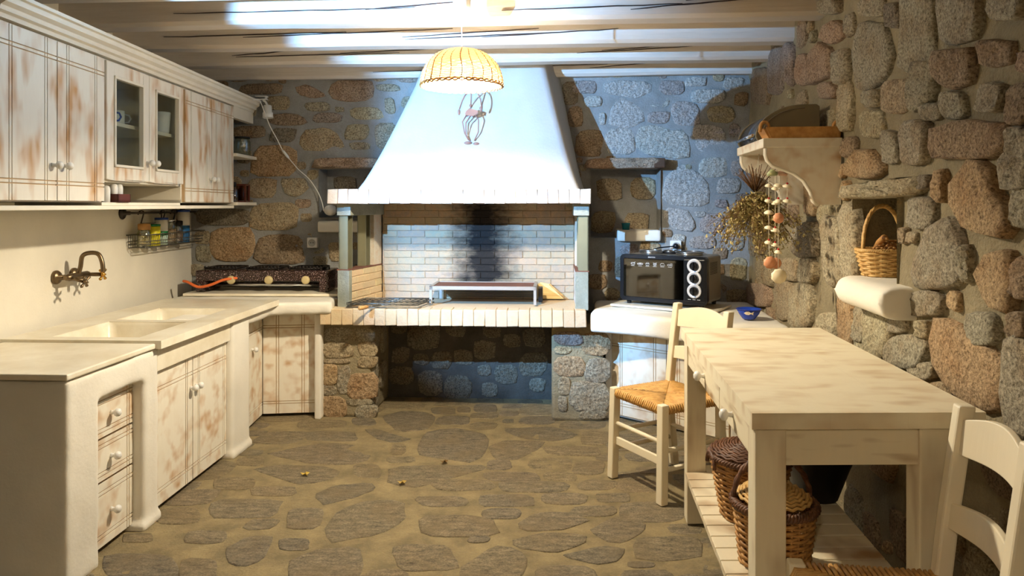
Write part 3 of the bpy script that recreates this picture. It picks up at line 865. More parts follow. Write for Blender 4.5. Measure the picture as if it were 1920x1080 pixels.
# hood
mb = MB(); mb.smooth = True
secs = []; nz = 16
for i in range(nz + 1):
    t = i / nz; z = 1.52 + (CEIL + .02 - 1.52) * t
    e = t ** .86
    lp = lambda a, b: a + (b - a) * e
    fo = lp(.645, .24); rr = .02
    L_, R_ = lp(-.635, -.215), lp(.825, .575); Lb, Rb = lp(-.69, -.30), lp(.885, .675)
    ring = [(Lb, .0), (L_ - (L_ - Lb) * .05, fo - .04), (L_ + .012, fo - .012), (L_ + .05, fo), (R_ - .05, fo), (R_ - .012, fo - .012), (R_ + (Rb - R_) * .05, fo - .04), (Rb, .0)]
    fine = []
    for j in range(len(ring) - 1):
        k = 6 if j in (0, 3, 6) else 1
        for q in range(k):
            f_ = q / k; fine.append((ring[j][0] * (1 - f_) + ring[j + 1][0] * f_, ring[j][1] * (1 - f_) + ring[j + 1][1] * f_))
    fine.append(ring[-1])
    secs.append(len(mb.v))
    for (s_, o_) in fine: mb.v.append(FP.pt(s_, o_ + .006 * noise.noise(Vector((s_ * 4, z * 4, 2))), z))
    m = len(fine)
for i in range(nz):
    for j in range(m - 1): mb._f([secs[i] + j, secs[i] + j + 1, secs[i + 1] + j + 1, secs[i + 1] + j])
mb.build('hood', M['hood'], fp, label='smooth white plastered chimney hood')
# ------------------------------------------------------------------ cabinet doors and knobs
def knob(fr, s, out, z, parent, mat='white_pl', r=.017):
    p = fr.pt(s, out, z); ax = Vector((fr.n.x, fr.n.y, 0))
    return MB().lathe([(.010, 0), (.008, .008), (.007, .016), (r * .85, .021), (r, .028), (r * .9, .036), (r * .5, .041), (0, .042)], p, ax, 14).build('knob', M[mat], parent, label='small round white knob')

def panel(fr, s0, s1, z0, z1, out, th, name, mat, parent, cols=(.2, .8), rows=(.11, .89), kn=None, label=None):
    """door or drawer front: tongue-and-groove face with crossing double grooves"""
    mb = MB(); mb.mi = 1
    mb.fbox(fr, s0, s1, out, out + th - .005, z0, z1); mb.mi = 0
    def cuts(a, b, fs):
        xs = []; p = a
        for f in fs:
            c = a + (b - a) * f
            xs += [(p, c - .0105), (c - .0055, c + .0055)]; p = c + .0105
        xs.append((p, b)); return xs
    for (a, b) in cuts(s0, s1, cols):
        for (c, d) in cuts(z0, z1, rows):
            mb.fbox(fr, a, b, out + th - .007, out + th, c, d)
    o = mb.build(name, [M[mat], M['groove']], parent, fix=False)
    bm = bmesh.new(); bm.from_mesh(o.data); bmesh.ops.recalc_face_normals(bm, faces=bm.faces); bm.to_mesh(o.data); bm.free()
    if label: o['label'] = label
    for k in (kn or []): knob(fr, k[0], out + th, k[1], o)
    return o

ZB, ZT = 1.42, 2.10
def carcass(fr, s0, s1, d, z0, z1, parent, mid=None, th=.018):
    mb = MB()
    mb.fbox(fr, s0, s0 + th, -d, 0, z0, z1).fbox(fr, s1 - th, s1, -d, 0, z0, z1)
    mb.fbox(fr, s0, s1, -d, -d + .01, z0, z1).fbox(fr, s0, s1, -d, 0, z0, z0 + th).fbox(fr, s0, s1, -d, 0, z1 - th, z1)
    if mid:
        for zz in mid: mb.fbox(fr, s0 + th, s1 - th, -d, -.02, zz, zz + th)
    return mb.build('body', M['cab_in'] if mid else M['cab'], parent)

UD = .40
ca = thing('wall_cabinet', 'white distressed two-door wall cabinet nearest the viewer, over the counter end', 'cabinet', UC.pt(2.94, 0, ZB), group='wall cabinets')
carcass(UC, 2.59, 3.315, UD, ZB + .014, ZT + .01, ca)
panel(UC, 2.592, 2.943, ZB + .02, ZT, 0, .022, 'door', 'door_v', ca, kn=[(2.915, 1.585)])
panel(UC, 2.949, 3.300, ZB + .02, ZT, 0, .022, 'door', 'door_v', ca, kn=[(2.985, 1.585)])
cc = thing('wall_cabinet', 'white distressed two-door wall cabinet beside the open end shelves', 'cabinet', UC.pt(4.55, 0, ZB), group='wall cabinets')
carcass(UC, 4.145, 4.925, UD, ZB + .014, ZT + .01, cc)
panel(UC, 4.165, 4.543, ZB + .02, ZT, 0, .022, 'door', 'door_v', cc, kn=[(4.515, 1.585)])
panel(UC, 4.549, 4.925, ZB + .02, ZT, 0, .022, 'door', 'door_v', cc, kn=[(4.58, 1.585)])
# glazed cabinet in the middle, open niche below it
cg = thing('glass_cabinet', 'white distressed wall cabinet with two glazed doors and an open niche below', 'cabinet', UC.pt(3.72, 0, ZB))
GZ = 1.53
carcass(UC, 3.318, 4.142, UD, GZ, ZT + .01, cg, mid=[1.81])
mb = MB().fbox(UC, 3.318, 4.142, -UD, 0, ZB, ZB + .014).fbox(UC, 3.318, 4.142, -UD, -UD + .01, ZB, GZ)
mb.build('niche_shelf', M['cab'], cg)
for (a, b, kx) in ((3.322, 3.728, 3.703), (3.733, 4.138, 3.765)):
    z0, z1, fw = GZ + .012, ZT, .062
    mb = MB()
    mb.fbox(UC, a, a + fw, 0, .022, z0, z1).fbox(UC, b - fw, b, 0, .022, z0, z1)
    mb.fbox(UC, a + fw, b - fw, 0, .022, z0, z0 + fw).fbox(UC, a + fw, b - fw, 0, .022, z1 - fw, z1)
    d = mb.build('door', M['door_v'], cg, bevel=.004)
    mb = MB(); q = fw + .012
    for (s0, s1, y0, y1) in ((a + fw, a + q, z0 + fw, z1 - fw), (b - q, b - fw, z0 + fw, z1 - fw), (a + fw, b - fw, z0 + fw, z0 + q), (a + fw, b - fw, z1 - q, z1 - fw)):
        mb.fbox(UC, s0, s1, .004, .028, y0, y1)
    mb.build('bead_frame', M['cab'], d)
    MB().fbox(UC, a + fw - .004, b - fw + .004, .007, .010, z0 + fw - .004, z1 - fw + .004).build('pane', M['pane'], d, label='clear glass pane')
    knob(UC, kx, .022, 1.64, d)
# end shelves
es = thing('end_shelf', 'open white corner shelves at the far end of the wall cabinets', 'shelf', UC.pt(5.1, 0, ZB))
for z in (ZB, 1.76):
    MB().fbox(UC, 4.927, 5.335, -UD, .045, z, z + .022).build('shelf_board', M['cab'], es, bevel=.003)
MB().fbox(UC, 4.927, 5.335, -UD, -UD + .012, ZB, ZT).build('back_board', M['cab_in'], es)
# cornice along the top, and the long board below
cn = thing('cornice', 'moulded white cornice running along the top of the wall cabinets', 'cornice', UC.pt(4.0, 0, ZT + .01))
mb = MB()
prof = [(-UD, 2.112), (.026, 2.112), (.03, 2.128), (.045, 2.134), (.05, 2.15), (.068, 2.162), (.07, 2.182), (.082, 2.186), (.082, 2.2), (-UD, 2.2)]
mb.prism([UC.pt(2.57, o_, z_) for o_, z_ in prof], UC.pt(5.325, 0, 0) - UC.pt(2.57, 0, 0))
mb.build('moulding', M['cab'], cn)
MB().fbox(UC, 4.93, 5.325, -.02, .022, 2.03, 2.112).build('fascia', M['cab'], cn)
bl_ = tag(MB().fbox(UC, 2.57, 4.925, -UD, .026, ZB - .02, ZB - .001).build('bottom_board', M['cab'], bevel=.003), 'long thin white board under the wall cabinets', 'board')

# things in the glazed cabinet, in the niche and on the end shelves
def mug(p, r, h, mat, label, hdir, grp):
    t = thing('mug', label, 'mug', p, group=grp)
    MB().lathe([(r * .8, 0), (r, .01), (r, h), (r * .92, h), (r * .88, .012), (0, .01)], p, (0, 0, 1), 18).build('cup', M[mat], t)
    c = Vector(p) + Vector((0, 0, h * .5)); d = Vector(hdir)
    MB().tube([c + d * r * .9 + Vector((0, 0, h * .3)), c + d * (r + .022) + Vector((0, 0, h * .25)), c + d * (r + .03), c + d * (r + .02) - Vector((0, 0, h * .25)), c + d * r * .9 - Vector((0, 0, h * .28))], .005, 6).build('handle', M[mat], t)
for i, (s, mt, lb) in enumerate(((3.45, 'china', 'white mug nearest the viewer on the shelf behind the left glass pane'),
                                 (3.545, 'blue_china', 'blue mug between two white mugs behind the left glass pane'),
                                 (3.64, 'china', 'white mug next to the middle stile behind the left glass pane'))):
    mug(UC.pt(s, -.10, 1.8285), .036, .075, mt, lb, (.7, .7, 0), 'mugs in the glazed cabinet')
p = UC.pt(4.05, -.075, 1.8285)
mb = MB().lathe([(.045, 0), (.05, .01), (.058, .12), (.054, .12), (.046, .012), (0, .01)], p, (0, 0, 1), 18)
tag(mb.build('jug', M['china']), 'tall white beaker on the shelf behind the right glass pane', 'beaker')
p = UC.pt(3.955, -.09, 1.8285)
tag(MB().lathe([(.03, 0), (.034, .09), (.03, .09), (.027, .006), (0, .005)], p, (0, 0, 1), 16).build('tumbler', M['blue_china']), 'small blue cup beside the tall white beaker in the cabinet', 'cup')
p = UC.pt(4.02, -.14, GZ + .019)
tag(MB().lathe([(.05, 0), (.055, .03), (.03, .05), (.012, .06), (.012, .075), (0, .077)], p, (0, 0, 1), 16).build('sugar_bowl', M['pan']), 'small dark lidded pot at the bottom of the glazed cabinet', 'pot')
sr = thing('shaker_rack', 'dark wooden rack holding shakers in the cabinet niche', 'rack', UC.pt(3.48, -.06, ZB + .014))
mb = MB().fbox(UC, 3.445, 3.56, -.07, .01, ZB + .015, ZB + .025).fbox(UC, 3.445, 3.56, -.07, -.062, ZB + .015, ZB + .055).fbox(UC, 3.445, 3.56, +.002, .01, ZB + .015, ZB + .055)
mb.fbox(UC, 3.445, 3.453, -.07, .01, ZB + .015, ZB + .055).fbox(UC, 3.552, 3.56, -.07, .01, ZB + .015, ZB + .055).build('tray', plain('dark_red_wood', S(92, 40, 24), .5), sr)
for s, lb in ((3.41, 'taller white shaker standing left of the dark rack'), (3.478, 'white shaker at the left in the dark rack'), (3.526, 'white shaker at the right in the dark rack')):
    p = UC.pt(s, -.03, ZB + .0255 if s > 3.42 else ZB + .0145)
    tag(MB().lathe([(.018, 0), (.019, .06), (.016, .075), (.008, .08), (0, .081)], p, (0, 0, 1), 14).build('shaker', M['china']), lb, 'shaker', 'shakers in the niche')
def jar(name, p, r, h, mat, lid, lidmat, label, cat, fill=None, grp=None, neck=.86):
    t = thing(name, label, cat, p, group=grp)
    MB().lathe([(r * .9, 0), (r, .006), (r, h * .82), (r * neck, h * .92), (r * neck, h), (r * neck * .92, h), (r * .94, h * .8), (r * .94, .008), (0, .006)], p, (0, 0, 1), 18).build('glass', M[mat], t)
    if fill: MB().lathe([(r * .9, .009), (r * .9, h * .66), (0, h * .68)], p, (0, 0, 1), 14).build('contents', fill, t)
    if lid: MB().lathe([(r * neck * 1.06, h + .001), (r * neck * 1.08, h + lid), (r * neck * .9, h + lid * 1.15), (0, h + lid * 1.15)], p, (0, 0, 1), 18).build('lid', M[lidmat], t)
    return t
jar('glass_jar', UC.pt(5.20, -.015, 1.782), .058, .125, 'jar', .012, 'blackm', 'clear glass jar with dark lid on the upper end shelf', 'jar')
jar('amber_bottle', UC.pt(5.10, -.035, ZB + .0225), .026, .11, 'amber', .03, 'blackm', 'tall amber bottle at the left on the lower end shelf', 'bottle', neck=.45)
lt = thing('glass_lantern', 'small square dark-framed lantern on the lower end shelf', 'lantern', UC.pt(5.20, -.03, ZB + .022))
mb = MB()
for (a, o_) in ((5.16, -.06), (5.24, -.06), (5.16, +.02), (5.24, +.02)): mb.fbox(UC, a - .005, a + .005, o_ - .005, o_ + .005, ZB + .0225, ZB + .15)
mb.fbox(UC, 5.155, 5.245, -.065, .025, ZB + .0225, ZB + .032).fbox(UC, 5.155, 5.245, -.065, .025, ZB + .145, ZB + .155)
mb.build('frame', plain('dark_red_frame', S(96, 44, 30), .4), lt)
MB().fbox(UC, 5.166, 5.234, -.056, .016, ZB + .034, ZB + .143).build('glass', M['amber'], lt)

# clip-on spot lamps on the cornice
def clip_lamp(p, axis, label, grp):
    t = thing('clip_lamp', label, 'lamp', p, group=grp)
    ax = Vector(axis).normalized(); p = Vector(p)
    MB().lathe([(.026, .0), (.030, .004), (.031, .052), (.037, .056), (.039, .095), (.036, .095), (.034, .06), (.027, .05), (0, .045)], p, ax, 20).build('head', M['white_pl'], t)
    up = p + Vector((0, 0, .03))
    j = p - ax * .004
    MB().tube([j, j + Vector((-.012, -.005, .022)), j + Vector((-.03, -.012, .035))], .008, 8).build('joint', M['white_pl'], t)
    mb = MB()
    c = j + Vector((-.03, -.012, .035))
    mb.box(c.x - .05, c.x + .035, c.y - .02, c.y + .02, c.z, c.z + .006).box(c.x - .05, c.x + .035, c.y - .02, c.y + .02, c.z + .022, c.z + .028).box(c.x + .02, c.x + .03, c.y - .012, c.y + .012, c.z + .006, c.z + .022)
    mb.build('clamp', M['white_pl'], t)
    return t, c
HEAD = UC.pt(5.30, .135, 2.165)
cl, cp = clip_lamp(HEAD, (.06, -.04, -1), 'white clip-on spot lamp at the far end of the cornice, switched off', None)
# cord of that lamp down to the niche, with an inline switch
pts_px = [(474, 188, .36), (486, 188, .30), (495, 208, .2), (506, 236, .1), (520, 262, .06), (530, 282, .05), (541, 296, .05), (560, 318, .05), (580, 336, .05), (596, 360, .06), (604, 380, .08), (607, 396, .10)]
pts = []
for (u, v, of) in pts_px:
    t_, z_ = BW.pix(u, v, of); pts.append(BW.pt(t_, of, z_))
cord = thing('lamp_cord', 'thin white lamp cord with inline switch trailing across the stone wall', 'cord', pts[5])
def smooth_path(pts, n=6):
    out = []
    for i in range(len(pts) - 1):
        p0, p1, p2, p3 = pts[max(i - 1, 0)], pts[i], pts[i + 1], pts[min(i + 2, len(pts) - 1)]
        for k in range(n):
            t = k / n
            out.append(.5 * ((2 * p1) + (p2 - p0) * t + (2 * p0 - 5 * p1 + 4 * p2 - p3) * t * t + (3 * p1 - p0 - 3 * p2 + p3) * t ** 3))
    return out + [pts[-1]]
MB().tube(smooth_path(pts), .0036, 6).build('cable', M['white_pl'], cord)
a, b = pts[5], pts[6]
MB().tube([a + (b - a) * -.1, a + (b - a) * .15, a + (b - a) * .85, b + (b - a) * .1], [.005, .010, .010, .005], 8).build('switch', M['white_pl'], cord)
tt = BW.pix(622, 401, .0)
tag(MB().ball(BW.pt(tt[0], .03, HB[0][2] + .055), .048, 18, (1, 1, .85)).build('globe', plain('white_globe', S(225, 222, 215), .6)), 'white rounded globe on the niche ledge where the cord ends', 'globe')
# added spot just left of the picture, puts cool light on hood and back wall
SP = LW.pt(2.14, .42, 2.08); AIM = Vector((.26, 5.1, 1.88))
ax = (AIM - SP).normalized()
cl2 = thing('added_spot', 'added out-of-view spot lamp with dark flaps that shape its cool beam', 'lamp', SP)
MB().lathe([(.026, -.03), (.030, -.026), (.031, .052), (.037, .056), (.039, .095), (.036, .095), (.034, .06), (.027, .05), (0, .045)], SP, ax, 20).build('head', M['white_pl'], cl2)
MB().tube([SP - ax * .01, LW.pt(2.12, .12, 2.08), LW.pt(2.14, .01, 2.08)], .009, 8).build('added_spot_arm', M['white_pl'], cl2)
MB().lathe([(.045, 0), (.045, .014), (.03, .02), (0, .02)], LW.pt(2.14, .001, 2.08), (LW.n.x, LW.n.y, 0), 20).build('added_spot_plate', M['white_pl'], cl2)
sl = bpy.data.lights.new('added_spot_light', 'SPOT')
sl.energy = SPOT_POWER; sl.color = COOL; sl.spot_size = math.radians(64); sl.spot_blend = .5; sl.shadow_soft_size = .008
so = bpy.data.objects.new('added_spot_light', sl); so.location = SP + ax * .10
so.rotation_euler = ax.to_track_quat('-Z', 'Y').to_euler(); link(so, cl2)
LO = SP + ax * .10                                    # added flaps shape the beam and keep it off the side walls
for (d0, d1, top) in ((50.7, 95, .101), (17, -30, .18)):
    mb = MB(); k = 6
    pts = [LO + Vector((math.sin(math.radians(d0 + (d1 - d0) * i / k)), math.cos(math.radians(d0 + (d1 - d0) * i / k)), 0)) * .13 for i in range(k + 1)]
    mb.prism([p + Vector((0, 0, -.09)) for p in pts] + [p * 1.0 + (p - LO) * .03 + Vector((0, 0, -.09)) for p in pts[::-1]], (0, 0, top))
    mb.build('added_beam_flap', M['blackm'], cl2)
mb = MB()
for d_ in (50.7, 17): mb.tube([SP + ax * .05, LO + Vector((math.sin(math.radians(d_ + (6 if d_ > 40 else -6))), math.cos(math.radians(d_ + (6 if d_ > 40 else -6))), -.6)) * .126], .003, 5)
mb.build('added_flap_bracket', M['blackm'], cl2)

# ------------------------------------------------------------------ rail, hooks, wire basket, spice jars
ZR = 1.372
rail = thing('hanging_rail', 'dark metal utensil rail with round end plates under the wall cabinets', 'rail', LW.pt(4.8, .04, ZR))
MB().tube([LW.pt(4.36, .05, ZR), LW.pt(5.34, .05, ZR)], .007, 8).build('bar', M['iron'], rail)
for s in (4.37, 5.22):
    MB().lathe([(.038, 0), (.04, .005), (.034, .012), (.012, .016), (.012, .05), (0, .05)], LW.pt(s, .002, ZR), (LW.n.x, LW.n.y, 0), 18).build('end_plate', M['iron'], rail)
def hook(s, flip, label):
    p = LW.pt(s, .05, ZR); a3 = Vector((LW.a.x, LW.a.y, 0)); n3 = Vector((LW.n.x, LW.n.y, 0)); z3 = Vector((0, 0, 1)); d = a3 * .9 + n3 * .4 * flip
    pts = [p - d * .028 - z3 * .012, p - d * .018 + z3 * .008, p + z3 * .013, p + d * .014 + z3 * .002, p + d * .0 - z3 * .05, p - d * .012 - z3 * .088, p + d * .0 - z3 * .1, p + d * .02 - z3 * .095, p + d * .032 - z3 * .078]
    tag(MB().tube(smooth_path(pts, 4), .0042, 6).build('s_hook', M['iron']), label, 'hook', 'hooks on the rail')
for s, f, lb in ((4.52, 1, 'dark S-hook nearest the left end plate of the rail'), (4.79, -1, 'left hook of the pair at the middle of the rail'), (4.815, 1, 'right hook of the pair at the middle of the rail'),
                 (4.975, 1, 'first of three hooks at the far part of the rail'), (5.03, 1, 'second of three hooks at the far part of the rail'), (5.13, 1, 'last hook beside the far end plate of the rail')):
    hook(s, f, lb)
wb = thing('wire_basket', 'wire basket of spice jars hanging from the rail hooks', 'basket', LW.pt(4.85, .1, 1.16))
B0, B1, BO0, BO1, BZ0, BZ1 = 4.40, 5.30, .015, .135, 1.155, 1.235
mb = MB(); R_ = .0028
loop = lambda z, m: [LW.pt(B0 + m, BO0, z), LW.pt(B1 - m, BO0, z), LW.pt(B1 - m, BO1 - m * .4, z), LW.pt(B0 + m, BO1 - m * .4, z)]
for z, m, r in ((BZ1, 0, .004), (BZ0, .03, .0035), ((BZ0 + BZ1) / 2, .015, R_), (BZ0 + .02, .022, R_)): mb.tube(loop(z, m), r, 5, closed=True)
mb.build('rim_wires', M['wire'], wb)
mb = MB(); k = 30
for i in range(k + 1):
    s = B0 + .02 + (B1 - B0 - .04) * i / k
    mb.tube([LW.pt(s, BO0, BZ1), LW.pt(s, BO0, BZ0), LW.pt(s, BO1 - .012, BZ0), LW.pt(s, BO1, BZ1)], .0018, 4)
mb.build('cross_wires', M['wire'], wb)
mb = MB()
for s in (4.55, 4.84, 5.12): mb.tube([LW.pt(s, .05, 1.305), LW.pt(s, .02, BZ1)], .003, 5)
mb.tube([LW.pt(4.52, .052, 1.305), LW.pt(5.16, .052, 1.305)], .003, 5)
mb.build('hanger', M['wire'], wb)
BZ = BZ0 + .004
jar('spice_jar', LW.pt(4.50, .075, BZ), .041, .105, 'jar', .035, 'wood_tan', 'glass spice jar with orange lid at the left end of the wire basket', 'jar', plain('spice_cream', S(222, 190, 130), .9), 'spice jars in the wire basket')
def tin(p, r, h, bands, label, cat, lidc):
    t = thing('spice_tin', label, cat, p, group='spice jars in the wire basket')
    for i, (a, b, c) in enumerate(bands):
        MB().lathe([(r, h * a), (r, h * b)], p, (0, 0, 1), 18).build('tin_body' if i == 0 else 'label_band', c, t)
    MB().lathe([(r * .96, h), (r * 1.04, h), (r * 1.04, h + .014), (0, h + .015)], p, (0, 0, 1), 18).build('lid', lidc, t)
YEL, GRN, BLU, WHT = plain('yellow_print', S(226, 214, 40), .4), plain('green_print', S(20, 112, 60), .4), plain('blue_print', S(28, 62, 140), .4), plain('white_print_tin', S(236, 232, 224), .4)
tin(LW.pt(4.615, .078, BZ), .042, .125, [(0, 1, YEL)], 'yellow spice tin with green lid in the wire basket', 'tin', GRN)
tin(LW.pt(4.735, .075, BZ), .04, .165, [(0, .38, plain('pale_green_print', S(190, 214, 200), .4)), (.38, .55, GRN), (.55, 1, WHT)], 'white and green tin with blue lid in the wire basket', 'tin', BLU)
jar('clip_jar', LW.pt(4.855, .075, BZ), .046, .15, 'jar', .012, 'chrome', 'glass jar with wire clip lid in the middle of the wire basket', 'jar', plain('spice_pink', S(206, 160, 126), .9), 'spice jars in the wire basket')
jar('spice_jar', LW.pt(4.965, .078, BZ), .04, .12, 'jar', .03, 'pan', 'glass jar with brown lid left of the blue salt tin', 'jar', plain('spice_red', S(168, 116, 104), .9), 'spice jars in the wire basket')
tin(LW.pt(5.065, .075, BZ), .045, .215, [(0, .55, plain('sky_blue_print', S(36, 110, 170), .4)), (.55, 1, WHT)], 'tall white and blue salt tin with blue lid in the wire basket', 'tin', BLU)

# ------------------------------------------------------------------ wall tap
tp = thing('wall_tap', 'old bronze wall-mounted mixer tap over the sink', 'tap', LW.pt(3.78, 0, 1.03))
n3 = Vector((LW.n.x, LW.n.y, 0)); a3 = Vector((LW.a.x, LW.a.y, 0)); z3 = Vector((0, 0, 1))
T0 = LW.pt(3.70, 0, 1.045); T1 = LW.pt(3.86, 0, 1.045)
for T in (T0, T1):
    MB().lathe([(.036, .001), (.037, .012), (.03, .022), (.014, .026), (.013, .075), (0, .075)], T, n3, 18).build('flange', M['bronze'], tp)
MB().tube([T0 + n3 * .07 - a3 * .03, T0 + n3 * .075, T1 + n3 * .075, T1 + n3 * .07 + a3 * .03], [.012, .02, .02, .012], 12).build('mixer_body', M['bronze'], tp)
mid = (T0 + T1) / 2 + n3 * .075
pts = [mid + z3 * .01, mid + n3 * .012 + z3 * .05, mid + n3 * .022 + z3 * .105, mid + n3 * .06 + z3 * .122, mid + n3 * .105 + z3 * .115, mid + n3 * .125 + z3 * .07, mid + n3 * .13 + z3 * .02]
MB().tube(smooth_path(pts, 5), .0115, 10).build('spout', M['bronze'], tp)
for T, mt, tl, nm in ((T0, 'bronze', 0.5, None), (T1, 'brass', 0.1, 'polished brass cross handle')):
    b = T + n3 * .075; d = (n3 * .9 - z3 * .25 * (tl > .3)).normalized()
    st = MB().tube([b, b + d * .075], .011, 10).build('valve', M['bronze'], tp)
    c = b + d * .085
    mb = MB().ball(c, .012, 10)
    e1 = a3.cross(d).normalized(); e2 = d.cross(e1)
    for k in range(4):
        an = PI / 4 + k * PI / 2; q = e1 * math.cos(an) + e2 * math.sin(an)
        mb.tube([c, c + q * .022, c + q * .034, c + q * .04], [.005, .006, .009, .004], 8)
    mb.tube([c, c + d * .016], [.008, .005], 8)
    mb.build('cross_handle', M[mt], tp, label=nm)

# ------------------------------------------------------------------ masonry counter on the left
ms = thing('masonry_counter', 'white plastered masonry counter base along the left wall', 'counter', LC.pt(3.0, -.3, 0))
mb = MB()
mb.fbox(LC, 2.61, 2.80, -.70, .0, -.01, .772)                       # end wall
mb.fbox(LC, 2.70, 3.236, -.13, .0, .655, .772)                       # lintel over the drawers
mb.fbox(LC, 3.112, 3.236, -.45, .0, -.01, .772)                      # pillar
mb.fbox(LC, 3.09, 3.25, -.45, .012, -.01, .03)
o = mb.build('end_wall', M['plaster'], ms, label='thick plastered end wall and pillar around the drawers'); plaster_mods(o, .013, 7, .012, .2)
mb = MB().fbox(LC, 3.985, 4.225, -.40, .0, -.01, .776).fbox(LC, 3.975, 4.24, -.3, .014, -.01, .03)
o = mb.build('pillar', M['plaster'], ms, label='white plastered pillar beside the sink doors'); plaster_mods(o, .013, 6, .01, .2)
mb = MB()
mb.fbox(LC, 4.15, 4.66, -.18, .0, .705, .792)
e0, e1 = Vector((-1.56, 4.60)), Vector((-1.175, 4.655))
ef = Fr(e0, e1 - e0)
mb.fbox(ef, -.06, (e1 - e0).length, -.02, .3, .705, .792) if ef.n.y > 0 else mb.fbox(ef, -.06, (e1 - e0).length, -.3, .02, .705, .792)
mb.box(-2.33, -1.20, 4.72, 5.28, .72, .790)
o = mb.build('corner_ledge', M['plaster'], ms, label='rounded plaster ledge of the corner counter'); plaster_mods(o, .016, 9, .012, .2)
mb = MB().box(-1.315, -1.265, 4.715, 4.85, -.005, .70)
o = mb.build('jamb', M['plaster'], ms); plaster_mods(o, .012, 4, .006, .1)
# marble tops
mt1 = tag(MB().fbox(LC, 2.60, 3.19, -.70, .008, .777, .801).build('worktop', M['marble'], bevel=.006), 'pale marble slab on the near counter end over the drawers', 'worktop')
sk = thing('marble_sink', 'pale marble double sink slab set into the counter', 'sink', LC.pt(3.9, -.3, .78))
# slab with two openings: strips around the bowls
s0, s1, o0, o1 = 3.195, 4.60, -.72, .03
bowls = [(3.27, 3.70, -.53, -.115), (3.76, 4.19, -.53, -.115)]
mb = MB(); zt, zb = .812, .775
for (a, b, c, d) in ((s0, s1, o0, -.53), (s0, s1, -.115, o1), (s0, 3.27, -.53, -.115), (3.70, 3.76, -.53, -.115), (4.19, s1, -.53, -.115)):
    mb.fbox(LC, a, b, c, d, zb, zt)
mb.build('slab', M['marble'], sk)
for (a, b, c, d) in bowls:
    mb = MB(); P = LC.pt
    def rr(a, b, c, d, z, r, n=5):
        out = []
        for (cx, cy, st) in ((b - r, d - r, 0), (a + r, d - r, 1), (a + r, c + r, 2), (b - r, c + r, 3)):
            for k in range(n + 1):
                an = PI / 2 * (st + k / n); out.append(P(cx + r * math.cos(an), cy + r * math.sin(an), z))
        return out
    mb.smooth = True
    rings = [rr(a, b, c, d, zt - .004, .012), rr(a + .006, b - .006, c + .006, d - .006, zt - .02, .04), rr(a + .012, b - .012, c + .012, d - .012, .68, .05), rr(a + .03, b - .03, c + .03, d - .03, .655, .06), rr(a + .1, b - .1, c + .1, d - .1, .65, .04)]
    base = len(mb.v); m = len(rings[0])
    for r_ in rings: mb.v += r_
    for i in range(len(rings) - 1):
        for k in range(m): mb._f([base + i * m + k, base + i * m + (k + 1) % m, base + (i + 1) * m + (k + 1) % m, base + (i + 1) * m + k])
    mb._f([base + (len(rings) - 1) * m + k for k in range(m)])
    bw_ = mb.build('bowl', M['marble'], sk)
    MB().lathe([(.028, .0), (.028, .003), (.012, .004), (0, .002)], P((a + b) / 2, (c + d) / 2, .6505), (0, 0, 1), 16).build('drain', M['chrome'], bw_)
MB().fbox(LC, 3.24, 3.983, -.14, -.012, .662, .765).build('apron', M['marble'], sk, bevel=.004, label='plain marble apron under the sink edge')
# drawer unit
du = thing('drawer_unit', 'white distressed stack of three drawers in the plaster counter end', 'drawers', LC.pt(2.95, -.1, 0))
MB().fbox(LC, 2.80, 3.112, -.40, -.075, .012, .65).build('body', M['cab'], du)
for (a, b) in ((.475, .645), (.298, .465), (.03, .288)):
    panel(LC, 2.79, 3.122, a, b, -.075, .025, 'drawer', 'door_h', du, (.1, .86), (.16, .84), kn=[(2.955, (a + b) / 2)])
# sink cabinet
sc_ = thing('sink_cabinet', 'white distressed two-door cabinet under the marble sink', 'cabinet', LC.pt(3.6, -.1, 0))
MB().fbox(LC, 3.24, 3.98, -.4, -.06, .012, .655).build('body', M['cab'], sc_)
panel(LC, 3.24, 3.606, .03, .652, -.06, .024, 'door', 'door_h', sc_, (.08, .84), (.11, .87), kn=[(3.585, .50)])
panel(LC, 3.612, 3.983, .03, .652, -.06, .024, 'door', 'door_h', sc_, (.16, .92), (.11, .87), kn=[(3.638, .50)])
# corner cabinet
cb = thing('corner_cabinet', 'white distressed corner cabinet between the sink pillar and the stone pier', 'cabinet', (-1.55, 4.8, 0))
f1 = Fr((-1.648, 4.23), (-.022, .526), (1, .042))
panel(f1, 0.0, .515, .025, .688, -.02, .022, 'door', 'door_h', cb, (.12, .88), (.11, .87), kn=[(.30, .50)])
f2 = Fr((-1.67, 4.757), (.374, .043), (.114, -.99))
panel(f2, .004, .352, .025, .694, -.02, .022, 'door', 'door_h', cb, (.27, .75), (.11, .87))
MB().prism([(-1.69, 4.25, .015), (-1.70, 4.79, .015), (-1.33, 4.83, .015), (-1.33, 5.1, .015), (-2.2, 5.1, .015), (-2.2, 4.25, .015)], (0, 0, .68)).build('body', M['cab'], cb)

# marble board and gas stove in the corner
tag(MB().prism([(-2.27, 4.90, .794), (-1.185, 4.88, .794), (-1.185, 5.26, .794), (-2.27, 5.29, .794)], (0, 0, .018)).build('marble_board', M['marble'], bevel=.003), 'long pale marble board under the brown gas stove', 'board')
ZS = .8125
gs = thing('gas_stove', 'long speckled brown enamel three-burner gas stove with orange hose', 'stove', (-1.75, 5.08, ZS), -.02)
mb = MB().box(-.47, .47, -.10, .16, .075, .15).box(-.47, -.40, -.10, .16, .0, .08).box(.40, .47, -.10, .16, .0, .08)
mb.build('body', M['enamel'], gs, True, bevel=.008)
for x in (-.16, .14, .40 - .07):
    pass
for x in (-.215, .05, .31):
    MB().lathe([(.03, 0), (.03, .01), (.025, .022), (.02, .024), (0, .024)], (x, -.101, .085), (0, -1, 0), 18).build('control_knob', plain('bone_knob', S(196, 178, 130), .4), gs, True)
